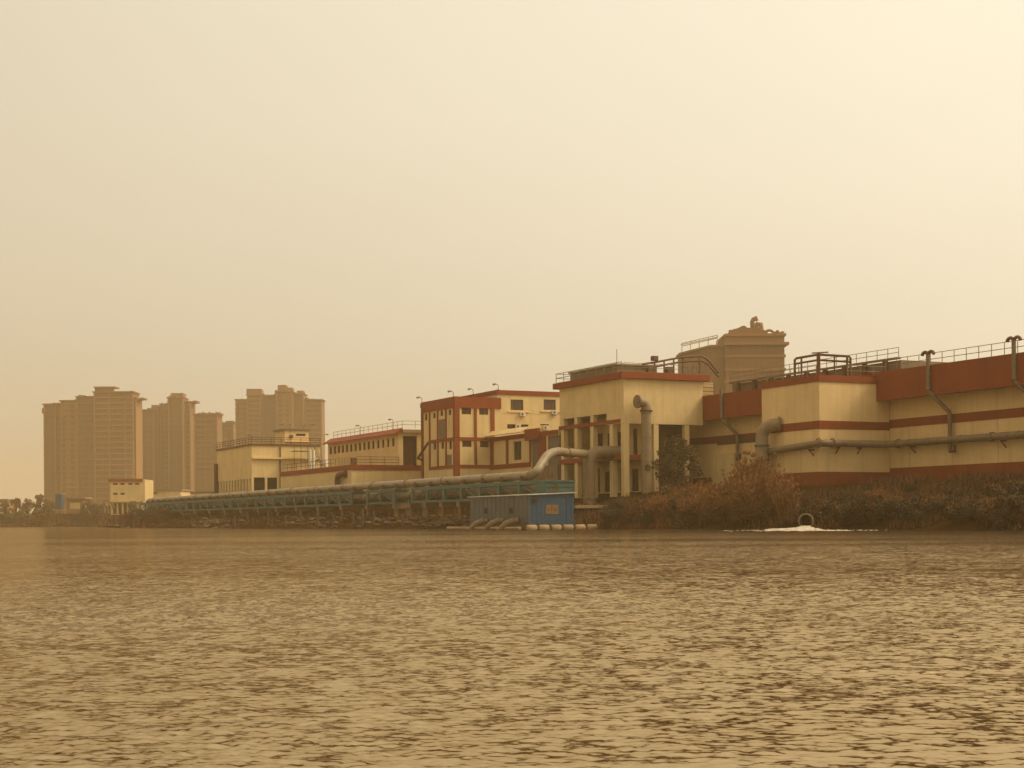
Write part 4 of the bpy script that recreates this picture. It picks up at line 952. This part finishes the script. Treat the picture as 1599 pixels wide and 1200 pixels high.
# brown reed stand left of the outfall
rs = [reeds(450 + k, 2.2, 4.3, 150, 'reed', '') for k in range(3)]
for i in range(30):
    px = R.uniform(1062, 1226); x, y = at_shore(px, R.uniform(2, 15)); s = R.uniform(.55, 1.05) * (.8 + .35 * max(0, 1 - abs(px - 1190) / 60))
    put(R.choice(rd), used, x, y, s, R.uniform(0, 6), 'dense brown reed clump in the stand between the tree and the outfall', 'brown reed stand', True)
for i in range(34):
    px = R.gauss(1160, 44); x, y = at_shore(min(px, 1232), R.uniform(2, 15)); s = R.uniform(.6, 1.15) * (.85 + .48 * max(0, 1 - abs(px - 1190) / 70))
    put(R.choice(rs), used, x, y, s, R.uniform(0, 6), 'tall loose reed clump with leaning stems, in the stand left of the outfall', 'tall loose reeds', True)
for i in range(30):
    px = R.uniform(1005, 1150); x, y = at_shore(px, R.uniform(3, 15))
    put(R.choice(rs + rd), used, x, y, R.uniform(.5, .85), R.uniform(0, 6), 'rusty reed clump in the lower left half of the reed stand, below the tree', 'rusty reeds below the tree', True)
for i in range(14):
    px = R.uniform(1040, 1150); x, y = at_shore(px, R.uniform(6, 16))
    put(R.choice(ol + gr), used, x, y, R.uniform(.8, 1.25), R.uniform(0, 6), 'olive bush mixed into the left half of the reed stand', 'olive bushes in the reed stand', True)
for i in range(16):
    px = R.uniform(1060, 1245); x, y = at_shore(px, R.uniform(1, 4)); 
    put(R.choice(br), used, x, y, R.uniform(.6, .95), R.uniform(0, 6), 'dry brown bush at the water edge under the reed stand', 'brown bushes under the reeds', True)
for i in range(16):
    px = R.uniform(945, 1075); x, y = at_shore(px, R.uniform(1, 9)); 
    put(R.choice(br + ol + gr[:1]), used, x, y, R.uniform(.55, .95), R.uniform(0, 6), 'dark brush on the bank between the valve slab and the reed stand', 'brush right of the valve slab', True)
# the greener tree in front of the hall
tr = thing('tree', 'dull green bushy tree in front of the pump hall columns above the reeds', 'tree', (0, 0, 0), False); BASE[tr.name] = (0, 0, 0)
rg = np.random.default_rng(77); cs = []
for k in range(75):
    a_ = rg.uniform(0, 6.28); r_ = 3.2 * rg.uniform(0, 1) ** .5; z_ = rg.uniform(.8, 6.8); f_ = 1 - abs(z_ - 3.6) / 4.6
    cs.append(((r_ * f_ * math.cos(a_), r_ * f_ * math.sin(a_), z_), rg.uniform(.3, .75)))
V, Fc = leaves_np(rg, cs, 10500, .12); np_obj('crown', V, Fc, 'leaf_tree', tr)
mb = MB(); mb.tube([(0, 0, -.5), (.1, 0, 1.2), (-.1, .1, 2.6), (.1, 0, 4.5)], [.22, .18, .14, .06], 8)
for c, r_ in cs[::2]: mb.tube([(0, 0, 1.2 + rg.uniform(0, 1.5)), (c[0] * .5, c[1] * .5, c[2] * .75), c], [.08, .05, .02], 5)
mb.build('trunk', 'bark', tr)
pt = W(xat(1055, 720, 17), 17); tr.location = (pt.x, pt.y, ground(pt.x, pt.y)[0]); tr.scale = (1.0, 1.0, 1.02)
# left bank along the pipeline
for i in range(34):
    px = R.uniform(235, 600); x, y = at_shore(px, R.uniform(1, 14)); s = R.uniform(.3, .7)
    put(R.choice(br + ol), used, x, y, s, R.uniform(0, 6), 'low brown bush on the dark bank under the pipeline', 'bushes under the pipeline', True)
for i in range(16):
    px = 196 + i * 4 + R.uniform(-3, 3); x, y = at_shore(px, R.uniform(2, 14))
    put(R.choice(gr + br), used, x, y, R.uniform(.7, 1.25), R.uniform(0, 6), 'dark bush at the far end of the pipeline right of the small house', 'bushes at the pipeline far end', True)
for i in range(30):
    px = -10 + i * 6.2 + R.uniform(-3, 3); x, y = at_shore(px, R.uniform(2, 12))
    put(R.choice(gr + br + ol), used, x, y, R.uniform(.7, 1.2), R.uniform(0, 6), 'low scrub on the far bank in front of the distant towers', 'scrub on the far bank', True)
# grass and weeds between
rg = np.random.default_rng(9); V = []; Fc = []
for i in range(42000):
    if i < 25000: px = rg.uniform(905, 1620)
    elif i < 36000: px = rg.uniform(190, 905)
    else: px = rg.uniform(-30, 230)
    x, y = 0, 0
    a, b = ray(px, 800)
    # march once per column bucket
    key = int(px / 3)
    if 'shc' not in globals(): shc = {}
    if key not in shc: shc[key] = at_shore(key * 3 + 1.5, 0)[1]
    Y = shc[key] + rg.uniform(.3, 30) * (1 if px > 230 else 1.5); x = a * Y
    z, t_ = ground(x, Y)
    if t_ < .4: continue
    sc_ = (1.0 if px > 900 else .6 if px > 230 else 1.8) * rg.uniform(.5, 1.3)
    if mnoise.noise(Vector((x * .15, Y * .15, 9))) < -.15: continue
    la = rg.uniform(0, 6.28); sd = np.array([math.cos(la), math.sin(la), 0]) * .06 * sc_; tp = np.array([rg.normal(0, .15), rg.normal(0, .15), rg.uniform(.3, .8)]) * sc_
    c = np.array([x, Y, z - .05]); k0 = len(V); V += [c - sd, c + sd, c + tp + sd * .1, c + tp - sd * .1]; Fc.append((k0, k0 + 1, k0 + 2, k0 + 3))
tag(np_obj('bank_grass', np.array(V), np.array(Fc), 'leaf_brown'), 'dry grass and weeds along the river bank', 'grass', kind='stuff')
# rubble
mb = MB(); rr = random.Random(8)
def rock(c, s):
    vs = []; n = 7
    for j, (zz, r_) in enumerate(((-.4, .6), (.1, 1.0), (.55, .6))):
        for k in range(n):
            a_ = 6.283 * k / n + j * .4; q = s * r_ * rr.uniform(.75, 1.2); vs.append((c.x + q * math.cos(a_) * 1.2, c.y + q * math.sin(a_), c.z + s * zz * rr.uniform(.8, 1.2)))
    mb.add(vs, [(j * n + k, j * n + (k + 1) % n, (j + 1) * n + (k + 1) % n, (j + 1) * n + k) for j in range(2) for k in range(n)] + [tuple(range(2 * n, 3 * n))])
for i in range(520):
    if i < 280: px = rr.gauss(rr.choice([318, 350, 478, 500, 690, 710]), 16); ins = rr.uniform(.5, 10)
    elif i < 400: px = rr.uniform(140, 200); ins = rr.uniform(0, 12)
    else: px = rr.uniform(560, 760); ins = rr.uniform(.5, 9)
    x, y = at_shore(px, ins); rock(Vector((x, y, ground(x, y)[0] + .1)), rr.uniform(.15, .5) * (1.3 if px < 230 else 1))
tag(mb.build('rubble', 'rock'), 'broken stone rubble heaped on the bank under the pipeline', 'rubble', kind='stuff')
# timber piles at the edge
pl0 = None
for i, px in enumerate((366, 386, 418, 424, 445, 469, 495, 520, 551, 566, 583, 607, 628)):
    x, y = at_shore(px, .3 + (i % 3) * .8); hgt = (1.9, 2.6, 2.3, 1.6)[i % 4]
    if pl0 is None:
        pl0 = thing('timber_pile', 'weathered timber pile standing at the water edge under the pipeline', 'pile', (0, 0, 0), False, 'timber piles at the water edge'); BASE[pl0.name] = (0, 0, 0)
        MB().tube([(0, 0, -1.5), (.03, 0, .8), (0, .02, 2.2)], [.17, .16, .14], 9).build('post', 'timber', pl0)
        MB().tube([(0, 0, -.5), (.01, 0, .35)], [.19, .185], 9).build('wet_sleeve', 'dark', pl0); o = pl0
    else: o = copy_tree(pl0)
    o.location = (x, y, 0); o.scale = (1, 1, hgt / 2.2)

# ------------------------------------------------------------------ far left bank: house, kiosk, sheds, trees
def wbox(px0, px1, pyb, pyt, Y, dep):
    a_, b_ = far(px0, pyb, Y), far(px1, pyt, Y); return a_.x, b_.x, Y, Y + dep, a_.z, b_.z
Yh = 452.0; x0, x1, yy0, yy1, zb, ztop = wbox(172.5, 221, 802, 748, Yh, 11); zb -= .4
ho = thing('small_house', 'small cream two-storey house with flat red roof edge in front of the towers', 'house', (x0, Yh, zb), False)
def hz(py, px=190): return far(px, py, Yh).z
def hx(px): return far(px, 770, Yh).x - x0
hol = [(hx(a), hx(b), hz(757.6), hz(754.6)) for a, b in ((176.5, 183.5), (188, 194.5), (200.5, 207), (210.5, 217.5))] + [(hx(a), hx(b), hz(773), hz(769.8)) for a, b in ((176.5, 183.5), (188, 194.5))] + [(hx(a), hx(b), zb + .2, hz(786)) for a, b in ((176, 182), (184.5, 190), (192.5, 198), (200.5, 206), (208, 213))]
mb = MB(); mb.wall((x0, Yh), (1, 0), (0, -1), x1 - x0, .3, zb, ztop - .8, hol); mb.box(x0, x0 + .3, Yh + .304, yy1, zb, ztop - .8); mb.box(x1 - .3, x1, Yh + .304, yy1, zb, ztop - .8); mb.build('wall', 'cream', ho)
B1(x0 - .5, x1 + .3, Yh - .5, yy1 + .3, ztop - .796, ztop).build('roof', 'red', ho)
B1(x1 + .02, x1 + .9, Yh + .2, yy1, zb, ztop - .2).build('stair_wall', 'cream', ho)
for q in hol[:6]: window(ho, (x0, Yh), *FY, *q, 'dark', 1, .12, 'rust')
B1(x0 + .4, x1 - .4, Yh + 1.5, Yh + 1.6, zb, hz(785)).build('porch_wall', 'rust', ho)
B1(x0 - .2, x1, Yh - .6, Yh - .01, hz(785.6), hz(784)).build('porch_roof', 'pale', ho)
Yk = 482.0; x0, x1, y0_, y1_, zb, ztop = wbox(86.5, 96, 799, 768, Yk, 2.4); zb -= .5
kq = thing('blue_kiosk', 'narrow blue water tower cabin on the far bank before the left tower', 'kiosk', (x0, Yk, zb), False)
B1(x0, x1, Yk, y1_, zb + 1.2, ztop - .8).build('cabin', 'blue', kq)
B1(x0 - .35, x1 + .35, Yk - .35, y1_ + .35, ztop - .796, ztop - .5).build('roof', 'pale', kq)
for xx in (x0 + .15, x1 - .15): B1(xx - .1, xx + .1, Yk + .2, Yk + .4, zb, zb + 1.196).build('leg', 'pale', kq)
x0, x1, y0_, y1_, zb, ztop = wbox(104, 130, 800, 777, Yk + 6, 8); zb -= .5
ls = thing('low_shed', 'low dull shed with overhanging flat roof right of the blue kiosk', 'shed', (x0, y0_, zb), False)
B1(x0, x1, y0_, y1_, zb, ztop - .5).build('wall', 'tower2', ls); B1(x0 - 1, x1 + .8, y0_ - .8, y1_, ztop - .496, ztop).build('roof', 'pale', ls)
B1(x0 + 1, x1 - 1, y0_ - .06, y0_ - .003, zb + 1.4, ztop - 1.7).build('shutter', 'cream', ls)
x0, x1, y0_, y1_, zb, ztop = wbox(-24, 11, 797, 783, Yk + 20, 10)
fw = thing('flat_building', 'flat white-banded building at the left picture edge', 'building', (x0, y0_, zb), False)
B1(x0, x1, y0_, y1_, zb - .6, ztop).build('wall', 'tower2', fw); B1(x0 - .4, x1 + .4, y0_ - .4, y1_, ztop + .004, ztop + .7).build('roof', 'concrete', fw)
for py in (787, 792.5):
    z_ = far(0, py, Yk + 20).z; B1(x0, x1 + .05, y0_ - .08, y0_ - .003, z_ - .25, z_ + .25).build('white_band', 'white', fw)
for i, (px0, px1, pt_, Y, lab) in enumerate(((246, 282, 764, 470, 'long low cream warehouse beyond the pipeline, left of the filter house'), (284, 345, 768, 520, 'dim low warehouse roof just left of the filter house'), (222, 247, 769, 500, 'small cream outbuilding directly right of the small house'))):
    x0, x1, y0_, y1_, zb, ztop = wbox(px0, px1, 800, pt_, Y, 14); zb -= .5
    wh = thing('warehouse', lab, 'warehouse', (x0, y0_, zb), False)
    B1(x0, x1, y0_, y1_, zb, ztop - .5).build('wall', 'cream_dim', wh); B1(x0 - .4, x1 + .4, y0_ - .4, y1_, ztop - .496, ztop).build('roof', 'rust' if i else 'pale', wh)
    for k in range(3): 
        xx = x0 + (x1 - x0) * (k + .5) / 3; B1(xx - .8, xx + .8, y0_ - .05, y0_ - .003, zb + 1.5, zb + 3.2).build('window', 'dark', wh)
def far_tree(seed, w, hgt, lab):
    rng = np.random.default_rng(seed); t = thing('far_tree', lab, 'tree', (0, 0, 0), False, 'trees on the far bank'); BASE[t.name] = (0, 0, 0); cs = []
    for k in range(60):
        a_ = rng.uniform(0, 6.28); r_ = w * .5 * rng.uniform(0, 1) ** .6; z_ = hgt * rng.uniform(.08, .9); f_ = 1 - .6 * max(0, z_ / hgt - .6) / .4
        cs.append(((r_ * f_ * math.cos(a_), r_ * f_ * math.sin(a_), z_), w * rng.uniform(.07, .15)))
    V, Fc = leaves_np(rng, cs, 3600, .24); np_obj('crown', V, Fc, 'fartree', t)
    mb = MB(); mb.tube([(0, 0, -.5), (.1, 0, hgt * .3), (0, 0, hgt * .7)], [.25, .2, .08], 7)
    for c, r_ in cs[::3]: mb.tube([(0, 0, hgt * .25), c], [.09, .03], 5)
    mb.build('trunk', 'bark', t); return t
for i, (px, pyt, wpx, Y, lab) in enumerate(((25, 769, 17, 492, 'bushy tree on the far bank right of the flat white building'), (42, 771, 22, 486, 'broad tree on the far bank left of the tower foot'), (62, 764, 20, 500, 'tall tree on the far bank at the foot of the leftmost tower'), (76, 776, 18, 505, 'low tree on the far bank just left of the blue kiosk'),
        (137, 778, 18, 486, 'low tree on the far bank right of the low shed'), (151, 782, 14, 480, 'small tree on the far bank left of the palms'), (208, 777, 15, 449, 'round tree in front of the small house'), (8, 778, 16, 500, 'low tree behind the flat white building'), (236, 776, 14, 455, 'small tree between the small house and the pipeline end'))):
    p = far(px, 790, Y); zg = ground(p.x, Y)[0] - .2
    t = far_tree(600 + i, wpx * Y / F * 1.15, (far(px, pyt, Y).z - zg) * .86, lab); t.location = (p.x, Y, zg)
for i, (px, pyt, lab) in enumerate(((160, 779, 'scrawny palm left of the small house, the leftmost one'), (166, 776, 'scrawny palm left of the small house, the middle one'), (171, 781, 'scrawny palm touching the left wall of the small house'))):
    p = far(px, 790, 446 + i); zg = ground(p.x, p.y)[0] - .2; hgt = far(px, pyt, 446).z - zg
    t = thing('palm_tree', lab, 'palm', (p.x, p.y, zg), False, 'palms by the small house'); rng = np.random.default_rng(i)
    MB().tube([(p.x, p.y, zg), (p.x + .2, p.y, zg + hgt * .5), (p.x + .1, p.y, zg + hgt * .8)], [.22, .18, .16], 8).build('trunk', 'bark', t)
    mb = MB(); c = Vector((p.x + .1, p.y, zg + hgt * .8))
    for k in range(16):
        a_ = 6.28 * k / 16 + rng.uniform(-.2, .2); u = Vector((math.cos(a_), math.sin(a_), 0)); w_ = Vector((-u.y, u.x, 0)); el = rng.uniform(-.2, 1.0); L_ = hgt * .3
        pts = [c + u * (L_ * f_) + Vector((0, 0, L_ * (el * f_ - .9 * f_ * f_))) for f_ in (0, .35, .7, 1)]; vs = []
        for q, ww_ in zip(pts, (.05, .28, .22, .03)): vs += [q - w_ * ww_ - Vector((0, 0, ww_ * .5)), q, q + w_ * ww_ - Vector((0, 0, ww_ * .5))]
        mb.add(vs, [(3 * j + e_, 3 * j + e_ + 1, 3 * j + e_ + 4, 3 * j + e_ + 3) for j in range(3) for e_ in (0, 1)])
    mb.build('fronds', 'fartree', t)

# ------------------------------------------------------------------ distant apartment towers
def tower(name, lab, Y, blocks, pent=(), flo=3.1):
    xa = far(blocks[0][0], 800, Y).x
    t = thing(name, lab, 'apartment tower', (xa, Y, 3.5), False, 'apartment towers in the haze')
    for i, (p0, p1, pt_, dy) in enumerate(blocks):
        x0 = far(p0, pt_, Y).x + .03 * i; dep = 14; last_ = i == len(blocks) - 1; x1 = far(p1, pt_, Y).x if not last_ else far(p1, pt_, Y + dy + dep).x; z1 = far((p0 + p1) / 2, pt_, Y).z; y0 = Y + dy
        B1(x0, x1, y0, y0 + dep, 3, z1).build('wall', ('tower', 'tower', 'tower2')[(i + int(Y / 10)) % 3], t)
        mb = MB(); z = 8.0
        while z < z1 - 1.5:
            mb.box(x0 + .02, x1 - .02, y0 - .75, y0 - .004, z, z + .9); mb.box(x0 - .5, x0 - .004, y0 + .5, y0 + dep - .5, z, z + .8); z += flo
        mb.build('balcony_bands', 'tower2' if i % 2 else 'tower', t)
        nb = max(2, round((x1 - x0) / (4.6 if i % 2 else 3.9))); w = (x1 - x0) / nb; rt_ = random.Random(i * 7 + int(Y))
        for k in range(nb):
            xx = x0 + k * w; f0, f1 = rt_.choice(((.22, .78), (.35, .65), (.1, .9), (.2, .55)))
            B1(xx + w * f0, xx + w * f1, y0 - .15, y0 - .005, 6 + 3.1 * rt_.randint(0, 2), z1 - 2.2 - 3.1 * rt_.randint(0, 2)).build('window_strip', 'towerwin', t)
        for k in range(0, nb + 1, 2):
            if (i + int(Y / 10)) % 3 == 0 and 0 < k < nb: continue
            xx = min(max(x0 + k * w, x0 + .35), x1 - .35); B1(xx - .32, xx + .32, y0 - 1.1, y0 - .008, 3, z1 - .3).build('pilaster', 'tower2', t)
        B1(x0 - .6, x1 + .6, y0 - 1.3, y0 + dep, z1 + .004, z1 + .7).build('parapet', 'tower', t)
    rt_ = random.Random(int(Y) + 5)
    for (p0, p1, pt_, dy) in blocks:
        for k in range(max(2, int((p1 - p0) / 7))):
            px = rt_.uniform(p0, p1 - 3); a_, b_ = far(px, pt_, Y), far(px + rt_.uniform(1, 3.2), pt_ - rt_.uniform(2.2, 4.5), Y); B1(a_.x, b_.x, Y + dy + 1 + .3 * k, Y + dy + 5 + .2 * k, a_.z, b_.z).build('roof_clutter', 'tower', t)
    for (p0, p1, pb, pt_, dy) in pent:
        a_, b_ = far(p0, pb, Y), far(p1, pt_, Y); B1(a_.x, b_.x, Y + dy, Y + dy + 9, a_.z, b_.z).build('penthouse', 'tower', t)
    return t
tower('apartment_tower', 'widest brown apartment tower at the left with a flat canopy on top', 850,
    [(66, 94, 632, 3), (94, 120, 627, 1), (120, 148, 621, 0), (148, 209, 614, -2), (209, 222, 623, 1)],
    [(148, 172, 614, 606.5, 0), (147, 181, 606.3, 604, -1), (170, 209, 614, 611, 2), (62, 67.5, 645, 637, 4), (216, 222, 623, 620.5, 3), (72, 90, 632, 629, 5)])
tower('apartment_tower', 'brown apartment tower with a single tall stair head, second from the left', 940,
    [(220, 248, 641, 2), (248, 262, 632, 4), (262, 286, 622, 0), (286, 305, 628, 3)],
    [(234, 244, 641, 632, 4), (265, 284, 622, 613.5, 3), (258, 266, 632, 621, 6), (298, 305, 628, 625, 5), (228, 233, 641, 637, 3)])
tower('apartment_tower', 'lower brown apartment tower with a jagged roofline left of the filter house', 900,
    [(303, 347, 648, 0)], [(308 + k * 5.4, 311 + k * 5.4, 648, 644.5 - (k % 2), 2) for k in range(7)])
tower('apartment_tower', 'small pale apartment tower squeezed between two taller ones', 1010, [(342, 371, 662, 0)], [(352, 363, 662, 657, 3)])
tower('apartment_tower', 'tall apartment tower with stepped top behind the filter house cabin', 980,
    [(367, 386, 625, 2), (386, 407, 618, 0), (407, 431, 618, 3), (431, 457, 613, -1), (457, 474, 616, 1), (474, 507, 625, 3)],
    [(384, 407, 618, 607, 2), (433, 446, 613, 601, 2), (446, 455, 613, 605, 3), (428, 433, 618, 609, 3), (462, 472, 616, 609.5, 4), (474, 480, 625, 620.5, 5), (484, 490, 625, 622, 5)])
# ornate block behind the pump hall
Yk = 480.0
def kx(px, py=560): return far(px, py, Yk).x
def kz(py, px=1170): return far(px, py, Yk).z
ok = thing('ornate_block', 'brown ornate tower block with curled roof ornament behind the pump hall', 'building', (kx(1135), Yk, 4), False)
x0, x1 = kx(1133), kx(1225); zt_ = kz(523)
B1(x0, x1, Yk, Yk + 22, 3, zt_).build('wall', 'tower', ok)
xl = kx(1077)
mb = MB(); mb.prism([(x0 - .02, Yk + 3), (x0 - .02, Yk + 34), (xl, Yk + 34), (xl, Yk + 25), (x0 - 4, Yk + 3)], 3, kz(540)); mb.build('wing_wall', 'tower', ok)
mb = MB(); mb.prism([(x0 - .02, Yk + 2.4), (x0 - .02, Yk + 34.5), (xl - .6, Yk + 34.5), (xl - .6, Yk + 24.6), (x0 - 4.3, Yk + 2.4)], kz(540) + .01, kz(537)); mb.build('wing_parapet', 'tower2', ok)
for py, e_ in ((523, .5), (537, 1.3), (556, .35), (577, .35), (596, .3)): B1(x0 - .2, x1 + e_, Yk - e_, Yk + 20, kz(py) - .5 + (.02 if py == 523 else 0), kz(py) + .35).build('cornice', 'tower2', ok)
for row, (pt_, pb_) in enumerate(((543, 553), (562, 574), (580, 593))):
    for k in range(9):
        px = 1140 + k * 9.8; a_, b_ = kx(px), kx(px + 4.2); f_ = B1(a_, b_, Yk - .12, Yk - .005, kz(pb_), kz(pt_)).build('window', 'towerwin', ok)
        if row != 2: MB().tube([((a_ + b_) / 2, Yk - .11, kz(pt_)), ((a_ + b_) / 2, Yk - .006, kz(pt_))], (b_ - a_) / 2, 12).build('arch_head', 'towerwin', f_)
for k in range(6):
    px = 1082 + k * 8; f_ = (px - 1077) / 56; q = Vector((xl, Yk + 25, 0)).lerp(Vector((x0 - 4, Yk + 3, 0)), f_); B1(q.x - .4, q.x + .5, q.y - .5, q.y + 1.0, kz(576), kz(562)).build('window', 'towerwin', ok)
sil = [(1137, 523), (1142, 516), (1147, 512.5), (1154, 511), (1159, 508.6), (1162, 507), (1166, 507.2), (1169, 510), (1177, 510.5), (1181, 508.5), (1190, 509.5), (1194, 513), (1199, 515), (1203, 523)]
mb = MB(); ns_ = len(sil); zc_ = zt_ + .37
mb.add([(kx(p), Yk + 3, max(zc_, kz(q))) for p, q in sil] + [(kx(p), Yk + 15, max(zc_, kz(q))) for p, q in sil], [tuple(range(ns_)), tuple(range(ns_, 2 * ns_))[::-1]] + [(i_, ns_ + i_, ns_ + (i_ + 1) % ns_, (i_ + 1) % ns_) for i_ in range(ns_)]); mb.build('penthouse', 'tower', ok)
for px, w_, hh_ in ((1140, 2, 2.6), (1146, 1.4, 1.4), (1208, 2.2, 1.4), (1214, 1.2, 2.2), (1221, 1.6, 1.5)): B1(kx(px), kx(px) + w_ * .6, Yk + 1, Yk + 3.5 - .6, zt_ + .36, zt_ + .36 + hh_ * .5).build('roof_clutter', 'tower', ok)
c = Vector((kx(1183), Yk + 6, kz(508))); s_ = Yk / F
pts = [c + Vector((-2.5 * s_, 0, 0)), c + Vector((-3.4 * s_, 0, 8 * s_)), c + Vector((-1.5 * s_, 0, 12.5 * s_)), c + Vector((3.5 * s_, 0, 15 * s_)), c + Vector((4.2 * s_, 0, 12 * s_)), c + Vector((2.2 * s_, 0, 10.5 * s_))]
MB().tube(pts, [.75, .7, .75, .7, .55, .3], 10).build('roof_ornament', 'tower', ok)
MB().tube([c + Vector((0, 0, 0)), c + Vector((5 * s_, 0, 5.5 * s_)), c + Vector((10 * s_, 0, 5 * s_)), c + Vector((12 * s_, 0, -3 * s_))], [.9, .8, .8, .6], 10).build('roof_ornament', 'tower', ok)
MB().tube(arc((kx(1205), Yk + 4, kz(521)), (1, 0, 0), (0, 0, 1), 7 * s_, 0, 180, 10), .42, 8).build('roof_arch', 'tower', ok)
for px in (1218, 1224): MB().tube([(kx(px), Yk + 1, kz(522)), (kx(px), Yk + 1, kz(518.5))], [.4, .2], 8).build('finial', 'tower', ok)
# pale trellis on the wing roof
mb = MB(); zr0, zr1 = kz(537), kz(521)
for k in range(5):
    q = Vector((xl + .5, Yk + 26, 0)).lerp(Vector((x0 - 2, Yk + 4, 0)), k / 4); zz = kz(540 - 21 * 0 - 0) ; mb.tube([(q.x, q.y, zr0), (q.x, q.y, zr1)], .16, 6)
for zz in (zr1, zr1 - .9): mb.tube([(xl + .5, Yk + 26, zz), (x0 - 2, Yk + 4, zz)], .16, 6)
mb.tube([(xl + .5, Yk + 30, zr1), (x0 - 1, Yk + 9, zr1)], .16, 6)
for k in range(9):
    q = Vector((xl + .5, Yk + 26, zr1)).lerp(Vector((x0 - 2, Yk + 4, zr1)), k / 8); mb.tube([q, q + Vector((.8, 4.5, 0))], .1, 5)
mb.build('trellis', 'white', ok)

# ------------------------------------------------------------------ dusty air
hzb = MB().box(-2400, 2400, -160, 2700, -5, 96)
hm = bpy.data.materials.new('dusty_air'); hm.use_nodes = True; t = hm.node_tree; t.nodes.clear()
o_ = t.nodes.new('ShaderNodeOutputMaterial'); v = t.nodes.new('ShaderNodeVolumePrincipled')
v.inputs['Color'].default_value = (.98, .74, .41, 1); v.inputs['Density'].default_value = .00036; v.inputs['Anisotropy'].default_value = 0.2
t.links.new(v.outputs[0], o_.inputs['Volume'])
tag(hzb.build('haze', hm), 'pale dusty haze filling the air over river and plant', 'haze', kind='stuff')
